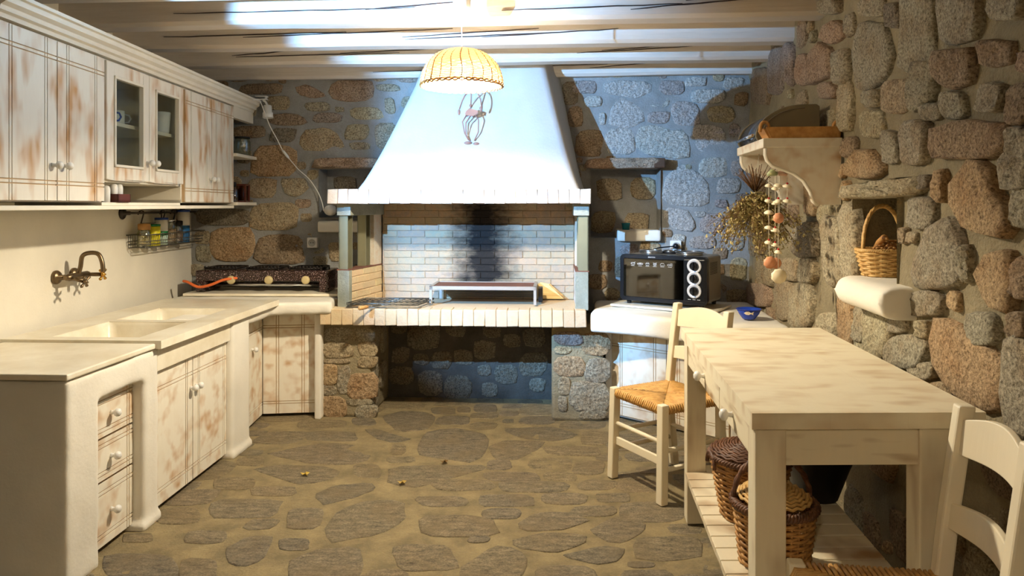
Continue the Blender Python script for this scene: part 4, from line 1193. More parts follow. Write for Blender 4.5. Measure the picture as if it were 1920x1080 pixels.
for x in (-.3, 0, .3):
    mb = MB()
    for dx in (-.09, -.045, 0, .045, .09):
        mb.tube([(x + dx, -.08, .165), (x + dx, .13, .165)], .007, 5)
    mb.tube([(x - .11, -.08, .163), (x + .11, -.08, .163), (x + .11, .13, .163), (x - .11, .13, .163)], .008, 5, closed=True)
    for dx in (-.11, .11):
        for dy in (-.08, .13): mb.tube([(x + dx, dy, .163), (x + dx, dy, .149)], .006, 5)
    for q in range(10): mb.ball((x - .11 + .0245 * q, -.082, .172), .009, 6)
    mb.build('grate', M['pan'], gs, True)
MB().tube([(-.36, -.02, .045), (.38, -.02, .045)], .014, 8).build('gas_pipe', M['chrome'], gs, True)
hz = [pw(437, 522, 4.97), pw(418, 525, 4.95), pw(395, 534, 4.93), pw(372, 538, 4.92), pw(352, 529, 4.93), pw(344, 527, 4.95)]
hz = [Vector((p.x, p.y, max(p.z, ZS + .011))) for p in hz]
tag(MB().tube(smooth_path([hz[0] + Vector((.02, .02, 0))] + hz), .0095, 8).build('gas_hose', M['orange']), 'orange rubber gas hose hanging off the left end of the stove', 'hose')

# sockets
def socket(u, v, label):
    t_, z_ = BW.pix(u, v, .03)
    t = thing('wall_socket', label, 'socket', BW.pt(t_, .03, z_), group='wall sockets')
    MB().fbox(BW, t_ - .038, t_ + .038, .0, .042, z_ - .038, z_ + .038).build('plate', M['white_pl'], t, bevel=.004)
    MB().lathe([(.026, 0), (.028, .004), (.024, .004), (.023, .0015), (0, .0015)], BW.pt(t_, .0425, z_), (BW.n.x, BW.n.y, 0), 18).build('insert', plain('socket_grey', S(190, 188, 182), .4), t)
    mb = MB()
    for d in (-.009, .009): mb.fbox(BW, t_ + d - .003, t_ + d + .003, .043, .0455, z_ - .003, z_ + .003)
    mb.build('pin_holes', M['black'], t)
    return t_, z_
socket(586, 455, 'white wall socket above the gas stove')
SK = socket(1267, 461, 'white wall socket with a black plug above the oven')
# ------------------------------------------------------------------ on the hearth
ZH = .747
g0 = FP.pix(808, 570, .42)[0]; g1 = FP.pix(1003, 572, .42)[0]
gr = thing('grill_stand', 'low metal grill stand with a rusty sheet on top, on the hearth', 'grill', FP.pt((g0 + g1) / 2, .3, ZH))
AI = plain('pale_angle_iron', S(186, 178, 168), .5, .5)
for a, o_ in ((g0, .42), (g1, .42), (g0 + .02, .12), (g1 - .0, .12)):
    MB().fbox(FP, a - .009, a + .009, o_ - .009, o_ + .009, ZH, ZH + .115).build('leg', AI, gr)
mb = MB()
for (a, b, c, d) in ((g0 - .01, g1 + .01, .41, .43), (g0 + .01, g1 + .01, .11, .13), (g0 - .01, g0 + .012, .11, .43), (g1 - .012, g1 + .01, .11, .43)):
    mb.fbox(FP, a, b, c, d, ZH + .098, ZH + .122)
mb.build('frame', plain('grey_angle_iron', S(178, 166, 154), .55, .5, .3), gr)
MB().fbox(FP, g0 + .01, g1 - .01, .125, .415, ZH + .112, ZH + .118).build('rusty_sheet', M['rust'], gr, label='rusty steel sheet')
for i in range(9):
    z = ZH + .018 + .009 * i
    MB().tube([FP.pt(g0 + .06, .14, z), FP.pt(g1 - .01, .14, z)], .003, 5).build('rod', M['wire'], gr)
MB().fbox(FP, g1 + .02, g1 + .05, .2, .3, ZH, ZH + .10).build('side_vent', M['pan'], gr, bevel=.004)
# folding grill rack
gb = thing('grill_rack', 'wire grill rack with a wooden handle lying on the hearth edge', 'grill rack', FP.pt(-.5, .55, ZH))
c = [FP.pix(655, 578, .58), FP.pix(792, 580, .58)]
a0, a1 = c[0][0], c[1][0] - .02
mb = MB(); zz = ZH + .02
for k in range(13):
    s = a0 + (a1 - a0) * k / 12
    mb.tube([FP.pt(s, .64, zz), FP.pt(s + .06, .38, zz + .006)], .0032, 5)
for k in range(7):
    o_ = .64 - .26 * k / 6; sh = .06 * k / 6
    mb.tube([FP.pt(a0 + sh, o_, zz + .001 * k), FP.pt(a1 + sh, o_, zz + .001 * k)], .0026, 5)
for dz in (-.014, .012):
    mb.tube([FP.pt(a0, .645, zz + dz), FP.pt(a1, .645, zz + dz), FP.pt(a1 + .062, .375, zz + dz), FP.pt(a0 + .062, .375, zz + dz)], .0038, 6, closed=True)
mb.build('wire_grid', M['wire'], gb)
hp = FP.pt(a0 + .20, .64, zz)
h2 = FP.pt(a0 + .125, .80, zz + .0)
mb = MB().tube([hp, hp + (h2 - hp) * .55], .004, 6).tube([hp + Vector((.03, 0, 0)), hp + (h2 - hp) * .5], .004, 6)
mb.build('handle_wire', M['wire'], gb)
MB().tube([hp + (h2 - hp) * .5, hp + (h2 - hp) * .6, hp + (h2 - hp) * .95, h2], [.008, .013, .013, .008], 10).build('wooden_grip', M['wood_tan'], gb)
# fire fan
t0, z0 = FP.pix(1008, 570, .11); t1, _ = FP.pix(1058, 570, .11); _, zt_ = FP.pix(1020, 533, .11)
fan = MB()
pts = [FP.pt(t0, .10, ZH), FP.pt(t1, .10, ZH), FP.pt(t1 - .012, .09, ZH + .03), FP.pt(t0 + .085, .08, zt_), FP.pt(t0 + .02, .08, zt_ + .012), FP.pt(t0, .09, ZH + .1)]
fan.prism(pts, Vector((BW.n.x, BW.n.y, 0)) * .008)
ff = thing('fire_fan', 'bamboo hand fan leaning against the fire back beside the grill', 'fan', FP.pt(t0, .1, ZH))
fan.build('blade', M['bamboo'], ff)
MB().tube([pts[1] + Vector((0, -.012, .006)), pts[3] + Vector((0, -.012, 0))], .006, 6).build('edge_cane', M['wood_tan'], ff)

# hanging jointed figure on the hood
fg = thing('hanging_figure', 'jointed copper acrobat figure hanging head-down on the white hood', 'ornament', FP.pt(.08, .5, 1.8))
YF = 4.76
q = lambda u, v, dy=0: pw(u, v, YF + dy)
mb = MB()
def cr(x, y): return 840 + x / 7.71, 150 + y / 7.71
def limb(*xy, r=.0045): mb.tube([q(*cr(x, y)) for x, y in xy], r, 6)
limb((335, 130), (245, 225), (205, 300), (165, 420)); limb((335, 110), (335, 230), (330, 370)); limb((340, 110), (430, 190), (470, 280), (490, 400))
limb((265, 510), (208, 605), (240, 770), (300, 870)); limb((325, 520), (258, 620), (258, 790), (315, 880)); limb((395, 505), (440, 575), (437, 750), (380, 880))
mb.build('limbs', M['copper'], fg)
mb = MB()
mb.ball(q(*cr(330, 370)), .011, 10); mb.ball(q(*cr(160, 465)), .013, 10, (.7, .5, 1.6)); mb.ball(q(*cr(480, 420)), .013, 10, (.7, .5, 1.6))
mb.ball(q(*cr(290, 910)), .016, 10, (1.7, .5, .7)); mb.ball(q(*cr(410, 925)), .015, 10, (1.5, .5, .8))
mb.build('hands_and_feet', M['copper'], fg)
bd = [(245, 490), (260, 450), (310, 405), (350, 420), (430, 440), (435, 490), (385, 510), (345, 525), (305, 510), (265, 525)]
MB().prism([q(*cr(x, y)) for x, y in bd], (0, .012, 0)).build('torso', M['copper'], fg)
mb = MB().tube([q(*cr(335, 120)), q(*cr(338, -70))], .0015, 4)
mb.tube([q(*cr(338, -70)), q(*cr(338, -80), dy=.16)], .003, 5).build('hook_wire', M['iron'], fg)

# ------------------------------------------------------------------ pendant lamp
def pendant(PX, PY, label, share):
    RZ = 2.005
    pd = thing('pendant_lamp', label, 'lamp', (PX, PY, RZ), group='cane pendant lamps')
    MB().lathe([(.012, -.155), (.03, -.15), (.043, -.12), (.043, -.03), (.04, 0), (0, 0)][::-1] if False else [(.0, -.15), (.03, -.147), (.043, -.11), (.045, -.03), (.045, 0)], (PX, PY, CEIL), (0, 0, 1), 24).build('canopy', M['white_pl'], pd)
    SH, SR = .17, .197
    MB().tube([(PX, PY, CEIL - .14), (PX, PY, RZ + SH - .02)], .0028, 6).build('cord', M['white_pl'], pd)
    MB().lathe([(.0, .0), (.018, .0), (.02, .045), (.012, .06), (0, .06)], (PX, PY, RZ + SH - .055), (0, 0, 1), 16).build('bulb_holder', M['white_pl'], pd)
    def dome(t): # t 0 rim .. 1 top
        a = t * PI / 2
        return SR * math.cos(a) ** .78 if t < 1 else 0.0, RZ + SH * math.sin(a)
    mb = MB(); NR = 30
    for k in range(NR):
        r, z = dome(.015 + .955 * k / (NR - 1))
        if r < .012: continue
        npt = max(16, int(60 * r / SR) // 2 * 2)
        npt = 48
        pts = [(PX + (r + .002 * (1 if (i + k) % 2 else -1)) * math.cos(2 * PI * i / npt), PY + (r + .002 * (1 if (i + k) % 2 else -1)) * math.sin(2 * PI * i / npt), z) for i in range(npt)]
        mb.tube(pts, .0037, 5, closed=True)
    sh = mb.build('shade', M['cane'], pd, label='woven cane dome shade')
    mb = MB()
    for k in range(24):
        a = 2 * PI * k / 24 + .05
        mb.tube([(PX + (dome(t / 10)[0] + .003) * math.cos(a + .03 * math.sin(t)), PY + (dome(t / 10)[0] + .003) * math.sin(a + .03 * math.sin(t)), dome(t / 10)[1]) for t in range(0, 10)], .0022 if k % 3 else .0032, 5)
    mb.build('ribs', M['wood_tan'], sh)
    mb = MB()
    for ph in (0, PI):
        mb.tube([(PX + (SR + .005 * math.cos(20 * 2 * PI * i / 120 + ph)) * math.cos(2 * PI * i / 120), PY + (SR + .005 * math.cos(20 * 2 * PI * i / 120 + ph)) * math.sin(2 * PI * i / 120), RZ - .004 + .006 * math.sin(20 * 2 * PI * i / 120 + ph)) for i in range(120)], .0042, 5, closed=True)
    mb.build('rim_braid', M['wood_tan'], sh)
    nb_ = NT('lit_bulb'); e_ = nb_.n('Emission', Color=WARM + (1,), Strength=BULB_STRENGTH * share)
    nb_.t.links.new(e_.outputs[0], nb_.t.nodes['Material Output'].inputs[0])
    MB().lathe([(0, -.038), (.018, -.034), (.030, -.018), (.033, 0), (.030, .018), (.018, .04), (.012, .058), (0, .06)], (PX, PY, RZ + .055), (0, 0, 1), 20).build('bulb', nb_.mat, pd, label='glowing bulb')
pendant((866 - 960) * 3.45 / F, 3.45, 'lit pendant lamp with a woven cane dome shade before the chimney hood', 1.0)
pendant(-.35, -.7, 'added dim cane pendant lamp behind the viewer, filling the shadows', REAR_FILL)  # added unseen lamp, lifts the shadows from behind the viewer

# ------------------------------------------------------------------ right counter
rc = thing('corner_counter', 'white plastered corner counter carrying the oven', 'counter', (1.2, 4.6, 0))
poly = [(.50, 4.575), (.78, 4.43), (1.04, 4.23), (1.32, 4.10), (1.585, 4.05), (1.69, 5.08), (.60, 5.16), (.555, 4.80)]
mb = MB().prism([(x, y, .60) for x, y in poly], (0, 0, .135))
o = mb.build('ledge', M['plaster'], rc, label='thick rounded plaster ledge'); plaster_mods(o, .016, 10, .012, .2)
mb = MB().prism([(1.30, 4.20, -.005), (1.62, 4.10, -.005), (1.69, 5.0, -.005), (1.3, 5.0, -.005)], (0, 0, .64)).box(.625, .665, 4.74, 4.90, -.005, .62)
mb.build('side_wall', M['plaster'], rc)
f3 = Fr((.648, 4.765), (.75, -.66), (-.66, -.75))
cr_ = thing('corner_cabinet', 'white distressed two-door cabinet under the oven counter', 'cabinet', f3.pt(.42, -.2, 0))
panel(f3, .02, .425, .03, .605, -.03, .022, 'door', 'door_h', cr_, (.18, .80), (.12, .80), kn=[(.385, .2)])
panel(f3, .43, .84, .03, .605, -.03, .022, 'door', 'door_h', cr_, (.20, .82), (.12, .80), kn=[(.47, .2)])
MB().fbox(f3, .02, .84, -.32, -.031, .012, .61).build('body', M['cab'], cr_)
mb = MB().box(-.04, .66, -.07, .33, 0, .014)
OV = (.735, 4.838); OR = math.radians(-33)
o = mb.build('marble_board', M['marble'], bevel=.003); o.location = (OV[0], OV[1], .741); o.rotation_euler = (0, 0, OR)
tag(o, 'thin white board under the black oven', 'board')
ov = thing('mini_oven', 'black countertop oven with three dials and hot plates on top', 'oven', (OV[0], OV[1], .756), OR)
W_, D_, Z0, Z1 = .60, .345, .022, .335
MB().box(.012, W_ - .012, .03, D_, Z0 + .005, Z1 - .002).build('body', M['steel'], ov, True, bevel=.02, seg=4)
# front bezel
def rrect(x0, x1, z0, z1, r, y, n=5):
    out = []
    for (cx, cz, st) in ((x1 - r, z1 - r, 0), (x0 + r, z1 - r, 1), (x0 + r, z0 + r, 2), (x1 - r, z0 + r, 3)):
        for k in range(n + 1):
            an = PI / 2 * (st + k / n); out.append((cx + r * math.cos(an), y, cz + r * math.sin(an)))
    return out
def ringplate(x0, x1, z0, z1, r, y0, y1, b, b2=None):
    mb = MB(); A = rrect(x0, x1, z0, z1, r, y0); B = rrect(x0 + b, x1 - (b2 or b), z0 + b, z1 - b, .008, y0); n = len(A); k0 = len(mb.v)
    mb.v += [Vector(p) for p in A] + [Vector(p) for p in B] + [Vector((p[0], y1, p[2])) for p in A] + [Vector((p[0], y1, p[2])) for p in B]
    for i in range(n):
        j = (i + 1) % n
        mb._f([k0 + i, k0 + j, k0 + n + j, k0 + n + i]); mb._f([k0 + 2 * n + i, k0 + 2 * n + j, k0 + 3 * n + j, k0 + 3 * n + i])
        mb._f([k0 + i, k0 + j, k0 + 2 * n + j, k0 + 2 * n + i]); mb._f([k0 + n + i, k0 + n + j, k0 + 3 * n + j, k0 + 3 * n + i])
    return mb
ringplate(0, W_, Z0, Z1, .03, 0, .045, .028, .155).build('front_bezel', M['black'], ov, True, bevel=.004)
MB().box(.445, W_ - .012, -.003, .01, Z0 + .02, Z1 - .018).build('control_panel', M['black'], ov, True, bevel=.006)
MB().box(.026, .446, .03, .035, Z0 + .026, Z1 - .026).build('cavity_back', plain('oven_cavity', S(70, 68, 60), .4, .3), ov, True)
dr = MB().box(.03, .442, -.001, .006, Z0 + .03, Z1 - .03).build('door_glass', m_thin('oven_glass', (.30, .30, .29, 1), .14), ov, True, label='dark glass oven door')
for z in (.125, .185):
    MB().tube([(.06, .018, z), (.43, .018, z - .004)], .002, 5).build('rack_wire', M['chrome'], ov, True)
for z in (.275, .195, .115):
    mb = MB().lathe([(.034, 0), (.047, .002), (.047, .006), (.036, .008), (.031, .003)], (.518, -.003, z), (0, -1, 0), 24)
    k = mb.build('dial_ring', M['silver'], ov, True)
    mb = MB().lathe([(.030, .001), (.027, .018), (.026, .02), (0, .02)], (.518, -.003, z), (0, -1, 0), 20).box(.514, .522, -.034, -.02, z - .026, z + .026)
    mb.build('dial', M['black'], ov, True)
    for j in range(6 if z > .12 else 0):
        pass
mb = MB()
for z in (.235, .155): mb.box(.500, .536, -.0055, -.0035, z - .012, z + .012)
mb.build('dial_link', M['silver'], ov, True)
for (x, y) in ((.05, .04), (.55, .04), (.05, .30), (.55, .30)):
    MB().lathe([(.014, 0), (.018, .024)], (x, y, 0), (0, 0, 1), 12).build('foot', M['black'], ov, True)
for (x, y, r) in ((.16, .17, .075), (.28, .22, .05), (.43, .16, .085)):
    MB().lathe([(r, 0), (r + .006, .004), (r + .004, .014), (r - .012, .016), (r - .02, .012), (0, .012)], (x, y, Z1 - .001), (0, 0, 1), 28).build('hot_plate', M['pan'] if r < .07 else M['chrome'], ov, True)
    MB().tube([(x + (r + .008) * math.cos(a * PI / 14), y + (r + .008) * math.sin(a * PI / 14), Z1 + .018) for a in range(28)], .004, 5, closed=True).build('plate_rim', M['chrome'], ov, True)
for k in range(9):
    mb = MB().box(W_ - .0135, W_ - .0105, .10, .25, .215 + .009 * k, .218 + .009 * k); mb.build('vent_slot', M['blackm'], ov, True)
# printed marks on the glass and the panel
def text(s, size, loc, parent, mat, name, sx=1.0):
    cu = bpy.data.curves.new(name, 'FONT'); cu.body = s; cu.size = size; cu.align_x = 'CENTER'; cu.extrude = .0003
    tmp = bpy.data.objects.new('tmp', cu); COL.objects.link(tmp)
    bpy.context.view_layer.update()
    me = bpy.data.meshes.new_from_object(tmp.evaluated_get(bpy.context.evaluated_depsgraph_get()))
    bpy.data.objects.remove(tmp)
    for v in me.vertices: v.co = Vector((loc[0] + v.co.x * sx, loc[1] - v.co.z, loc[2] + v.co.y))
    me.materials.clear(); me.materials.append(mat)
    o = bpy.data.objects.new(name, me); link(o, parent, True); return o
text('BRIATON', .0105, (.228, -.0015, Z1 - .019), ov, M['print'], 'brand_lettering', 1.1)
def icon(cx, kind):
    mb = MB(); z = Z1 - .062; y = -.0022
    P = lambda x, h: Vector((cx + x, y, z + h))
    t = lambda pts, cl=False: mb.tube([P(*p) for p in pts], .0011, 4, closed=cl)
    el = lambda rx, rz, ox=0, oz=0: t([(ox + rx * math.cos(a * PI / 8), oz + rz * math.sin(a * PI / 8)) for a in range(16)], True)
    if kind == 0: el(.014, .008); t([(.008, .006), (.018, .012)]); t([(-.012, 0), (.010, .004)])
    if kind == 1: el(.02, .005); el(.008, .003, 0, .003)
    if kind == 2: t([(-.015, .002), (.015, .002), (.01, -.008), (-.01, -.008)], True); t([(-.006, .002), (-.008, .012)]); t([(.004, .002), (.002, .014)]); t([(.009, .003), (.009, .011)])
    if kind == 3: el(.011, .008); t([(-.008, .006), (-.012, .012)]); t([(.006, .006), (.013, .013)]); el(.005, .004)
    if kind == 4: t([(-.014, -.006), (.014, -.006), (.014, .003), (.007, .009), (-.007, .009), (-.014, .003)], True)
    if kind == 5: el(.008, .005, -.008); t([(.004, -.008), (.014, -.008), (.014, .01), (.004, .01)], True); t([(.004, .001), (.014, .001)])
    t([(-.013, -.014), (.013, -.014)])
    mb.build('printed_icon', M['print'], dr, True)
for i in range(6): icon(.095 + .052 * i, i)
mb = MB()
for i in range(3): mb.box(.476 + .03 * i, .496 + .03 * i, -.0042, -.003, .058, .0605)
mb.build('printed_icon', M['print'], ov, True)
# plug and cable
pg = thing('power_plug', 'black plug and cable in the socket above the oven', 'plug', BW.pt(SK[0], .06, SK[1]))
MB().lathe([(.019, 0), (.021, .012), (.016, .03), (.008, .036), (0, .036)], BW.pt(SK[0] - .004, .046, SK[1]), (BW.n.x, BW.n.y, 0), 16).build('plug', M['black'], pg)
p0 = BW.pt(SK[0] - .004, .07, SK[1])
MB().tube(smooth_path([p0, p0 + Vector((-.06, -.01, -.004)), p0 + Vector((-.14, -.005, -.016)), p0 + Vector((-.20, .0, -.05)), p0 + Vector((-.22, .01, -.12))]), .005, 6).build('cable', M['black'], pg)
# teal glass on the niche ledge
t_, _ = BW.pix(1174, 430, .02)
tag(MB().lathe([(.024, 0), (.03, .06), (.033, .07), (.03, .07), (.022, .006), (0, .005)], BW.pt(t_, .0, HB[1][2] + .038), (0, 0, 1), 18).build('candle_glass', M['teal']), 'small teal glass on the white ledge of the right niche', 'glass')
# blue bowl
P_ = Vector(((1404 - 960) * 4.25 / F, 4.25, .742))
bo = thing('bowl', 'small blue bowl painted with a white fish, on the corner counter', 'bowl', P_)
MB().lathe([(.035, 0), (.04, .006), (.058, .03), (.072, .06), (.068, .062), (.054, .034), (.03, .012), (0, .01)], P_, (0, 0, 1), 26).build('body', M['blue_china'], bo)
mb = MB()
def onb(a, h):
    rr_ = .0585 + (.072 - .0585) * ((h - .03) / .03); return P_ + Vector((rr_ * math.cos(a) * 1.02, rr_ * math.sin(a) * 1.02, h))
sh_ = [(-2.35, .04), (-2.15, .05), (-1.9, .052), (-1.7, .044), (-1.45, .052), (-1.5, .04), (-1.45, .03), (-1.7, .037), (-1.9, .031), (-2.15, .032)]
b0 = len(mb.v); mb.v += [onb(a, h) for a, h in sh_]; mb._f(list(range(b0, b0 + len(sh_))))
mb.build('painted_fish', M['shell'], bo)
mb = MB().tube([onb(-PI * i / 12, .0585) for i in range(24)], .0022, 5, closed=True); mb.build('rim', plain('red_blue_rim', S(40, 50, 140), .3), bo)

# ------------------------------------------------------------------ wall shelf on the right
sf = thing('wall_shelf', 'white wall shelf on two scrolled brackets on the stone wall', 'shelf', RW.pt(1.6, .1, 1.45))
SA, SB = RW.pix(1580, 258)[0], None            # near end of the shelf on the wall
SA = (5.138 - 3.267) * 1.0055; SB = SA - .575
ZSH = 1.688
MB().fbox(RW, SB, SA, .0, .355, ZSH, ZSH + .044).build('board', M['door_h'], sf, bevel=.004)
def bracket(s):
    pr = [(.005, ZSH), (.335, ZSH), (.335, ZSH - .03), (.328, ZSH - .055), (.305, ZSH - .078), (.265, ZSH - .094), (.21, ZSH - .115), (.165, ZSH - .15), (.135, ZSH - .20), (.122, ZSH - .245), (.10, ZSH - .265), (.005, ZSH - .265)]
    mb = MB().prism([RW.pt(s, o_, z_) for o_, z_ in pr], (RW.pt(s - .022, 0, 0) - RW.pt(s, 0, 0)))
    b = mb.build('bracket', M['door_h'], sf)
    mb = MB().tube([RW.pt(s - .011, o_ + .004, z_ - .003) for o_, z_ in pr[1:-1]], .011, 6); mb.build('bead', M['cab'], b)
bracket(SA - .005); bracket(SB + .05)
# dough tray on the shelf
ty = thing('wooden_tray', 'tan wooden tray with looped end handles on the wall shelf', 'tray', RW.pt(SA - .1, .18, ZSH + .045))
zt0 = ZSH + .045
def tq(s, o_, z): return RW.pt(s, o_, zt0 + z)
s1_, s0_ = SA - .015, SA - .125
mb = MB()
mb.hexa([tq(s0_, .015, .0), tq(s1_, .015, 0), tq(s1_, .315, 0), tq(s0_, .315, 0), tq(s0_, .015, .01), tq(s1_, .015, .01), tq(s1_, .315, .01), tq(s0_, .315, .01)])
mb.build('base', M['wood_tan'], ty)
for s in (s0_, s1_):
    MB().hexa([tq(s - .006, .015, .0), tq(s + .006, .015, 0), tq(s + .006, .315, 0), tq(s - .006, .315, 0), tq(s - .006, .0, .052), tq(s + .006, .0, .052), tq(s + .006, .338, .052), tq(s - .006, .338, .052)]).build('side', M['wood_tan'], ty)
for o_, ot, sg in ((.315, .35, 1), (.015, .0, -1)):
    mb = MB()
    sm_ = (s0_ + s1_) / 2
    mb.hexa([tq(s0_, o_, 0), tq(s1_, o_, 0), tq(s1_, o_ + .01 * sg, 0), tq(s0_, o_ + .01 * sg, 0), tq(s0_, ot - .012 * sg, .045), tq(s1_, ot - .012 * sg, .045), tq(s1_, ot, .045), tq(s0_, ot, .045)])
    e = mb.build('end', M['wood_tan'], ty)
    c_ = tq(s1_ - .02, ot, .05)
    a3_ = Vector((RW.a.x, RW.a.y, 0)); n3_ = Vector((RW.n.x, RW.n.y, 0))
    MB().tube([c_ + n3_ * (.02 * math.cos(PI * k / 8)) + Vector((0, 0, .028 * math.sin(PI * k / 8) - .02 * (k in (0, 8)))) - n3_ * .01 * sg for k in range(9)], .008, 8).build('loop_handle', M['wood_tan'], e)
# bread bin behind the tray
bbn = thing('bread_bin', 'dark metal roll-top bread bin on the wall shelf behind the tray', 'bread bin', RW.pt(SB + .16, .2, ZSH + .045))
prof = [(.055, 0.0), (.345, 0.0), (.355, .02)] + [(.125 + .23 * math.cos(a), .02 + .155 * math.sin(a)) for a in [PI / 2 * k / 12 for k in range(1, 13)]] + [(.07, .175), (.055, .165)]
w0, w1 = SA - .145, SB + .01
bz = ZSH + .045
mb = MB(); mb.prism([RW.pt(w0, o_, bz + z_) for o_, z_ in prof], RW.pt(w0 - .014, 0, 0) - RW.pt(w0, 0, 0)); mb.build('end_cheek', M['dark_tin'], bbn, bevel=.004)
mb = MB(); mb.prism([RW.pt(w1 + .014, o_, bz + z_) for o_, z_ in prof], RW.pt(w1, 0, 0) - RW.pt(w1 + .014, 0, 0)); mb.build('end_cheek', M['dark_tin'], bbn, bevel=.004)
mb = MB(); mb.smooth = True
mb.prism([RW.pt(w0 - .014, .125 + (o_ - .125) * .96, bz + z_ * .97 + .002) for o_, z_ in prof], RW.pt(w1 + .014, 0, 0) - RW.pt(w0 - .014, 0, 0)); mb.build('roll_top', plain('polished_dark_steel', S(110, 116, 126), .18, .9), bbn)
MB().tube([RW.pt(w0 - .03, .36, bz + .03), RW.pt(w1 + .03, .36, bz + .03)], .008, 8).build('handle', M['chrome'], bbn)
mb = MB().tube([RW.pt(w0 + .001, .125 + (o_ - .125) * .86, bz + .01 + z_ * .84) for o_, z_ in prof[2:15]], .0025, 5); mb.build('cheek_bead', M['steel'], bbn)

# dried herbs
hb = thing('herb_bunch', 'bunch of dried herbs hanging upside down under the wall shelf', 'herbs', pw(1418, 355, 3.72))
K = pw(1416, 362, 3.70); rnd = random.Random(3)
mb = MB(); lf = MB()
for i in range(70):
    d = Vector((rnd.gauss(-.15, .5), rnd.gauss(0, .4), 1)).normalized()
    L = rnd.uniform(.05, .16)
    mb.tube([K, K + d * L * .5 + Vector((0, 0, .004)), K + d * L], .0016, 4)
for i in range(260):
    d = Vector((rnd.gauss(.05, .6), rnd.gauss(-.05, .45), -1)).normalized()
    L = rnd.uniform(.10, .36)
    pts = [K, K + d * L * .4 + Vector((0, 0, .02)), K + d * L * .75 + Vector((rnd.uniform(-.02, .02), 0, .015)), K + d * L]
    mb.tube(pts, .0011, 3)
    for j in range(24):
        t = rnd.uniform(.2, 1); p = K + d * L * t + Vector((rnd.gauss(0, .014), rnd.gauss(0, .014), rnd.gauss(0, .014)))
        e = Vector((rnd.gauss(0, 1), rnd.gauss(0, 1), rnd.gauss(0, 1))).normalized(); g_ = e.cross(Vector((.3, .5, .8))).normalized(); s_ = rnd.uniform(.006, .012)
        b0 = len(lf.v); lf.v += [p - e * s_, p + g_ * s_ * .5, p + e * s_, p - g_ * s_ * .6]; lf._f([b0, b0 + 1, b0 + 2, b0 + 3])
mb.build('stems', M['herb2'], hb, fix=False)
o = lf.build('leaves', M['herb'], hb, fix=False); o['kind'] = 'stuff'
MB().tube([K + Vector((.012 * math.cos(a), .012 * math.sin(a), 0)) for a in [PI * k / 5 for k in range(10)]], .004, 5, closed=True).build('binding', M['string'], hb)
MB().tube([K, Vector((K.x + .02, K.y, ZSH - .001))], .0015, 4).build('hanging_string', M['string'], hb)

# shell wind chime
wc = thing('shell_chime', 'shell wind chime with red beads hanging under the wall shelf', 'wind chime', pw(1458, 325, 3.36))
YC = 3.36
q = lambda u, v, dy=0: pw(u, v, YC + dy)
def cq(x, y): return 1370 + x / 4.5, 300 + y / 4.5
mb = MB().tube([q(*cq(310, 125)), q(*cq(350, 105)), q(*cq(395, 118))], [.008, .017, .008], 8); mb.build('top_shell', plain('greenish_shell', S(170, 176, 130), .5), wc)
mb = MB().tube([q(*cq(385, 120)), q(*cq(430, 108)), q(*cq(475, 125))], [.007, .014, .007], 8); mb.build('top_shell', plain('pink_shell', S(206, 164, 140), .5), wc)
tp_ = q(*cq(395, 110)); MB().tube([tp_, Vector((tp_.x, tp_.y, ZSH - .001))], .0016, 4).build('hanging_string', M['string'], wc)
strands = [(322, 150, 700, [215, 345, 440, 570, 695]), (376, 120, 720, [240, 360, 590, 715]), (402, 120, 920, [215, 345, 775]), (478, 150, 450, [220, 345]), (412, 120, 560, [])]
for (x, y0, y1, shs) in strands:
    dy = {322: -.02, 376: .02, 402: -.04, 478: .0, 412: .03}[x]
    MB().tube([q(*cq(x, y0), dy), q(*cq(x, y1), dy)], .0013, 4).build('strand', M['string'], wc)
    for y in shs:
        c_ = q(*cq(x, y), dy); r = random.uniform(.018, .023)
        MB().lathe([(0, .009), (r * .5, .007), (r * .9, 0), (r, -.006), (r * .85, -.006), (0, .002)], c_, (random.uniform(-.2, .2), -.25, 1), 12).build('shell', M['shell'], wc)
        if y in (345, 695, 715, 775, 590, 220): MB().ball(c_ + Vector((0, 0, .012)), .006, 8).build('bead', M['red'], wc, label='red bead')
def scallop(c_, r, mat, rz=0.0):
    mb = MB(); mb.smooth = True; n = 18; b0 = len(mb.v); cc_ = Vector(c_)
    for ring in range(5):
        f_ = (ring + 1) / 5
        for k in range(n):
            a = 2 * PI * k / n; rr_ = r * f_ * (1 + .04 * math.cos(9 * a))
            mb.v.append(cc_ + Vector((rr_ * math.cos(a), -.016 * (1 - f_ * f_) - .003 * f_ * (k % 2), rr_ * .95 * math.sin(a))))
    mb.v.append(cc_ + Vector((0, -.017, 0)))
    for ring in range(4):
        for k in range(n): mb._f([b0 + ring * n + k, b0 + ring * n + (k + 1) % n, b0 + (ring + 1) * n + (k + 1) % n, b0 + (ring + 1) * n + k])
    for k in range(n): mb._f([b0 + k, b0 + (k + 1) % n, b0 + 5 * n])
    o = mb.build('scallop_shell', M[mat], wc); md = o.modifiers.new('solid', 'SOLIDIFY'); md.thickness = .003; return o
scallop(q(*cq(402, 490), -.05), .024, 'shell_o'); scallop(q(*cq(330, 865), -.0), .029, 'shell_o'); scallop(q(*cq(378, 870), .03), .026, 'shell_o'); scallop(q(*cq(405, 980), -.04), .035, 'shell')
MB().tube([q(*cq(376, 720), .02), q(*cq(378, 860), .03)], .0013, 4).build('strand', M['string'], wc)
MB().tube([q(*cq(322, 700), -.02), q(*cq(330, 850), .0)], .0013, 4).build('strand', M['string'], wc)

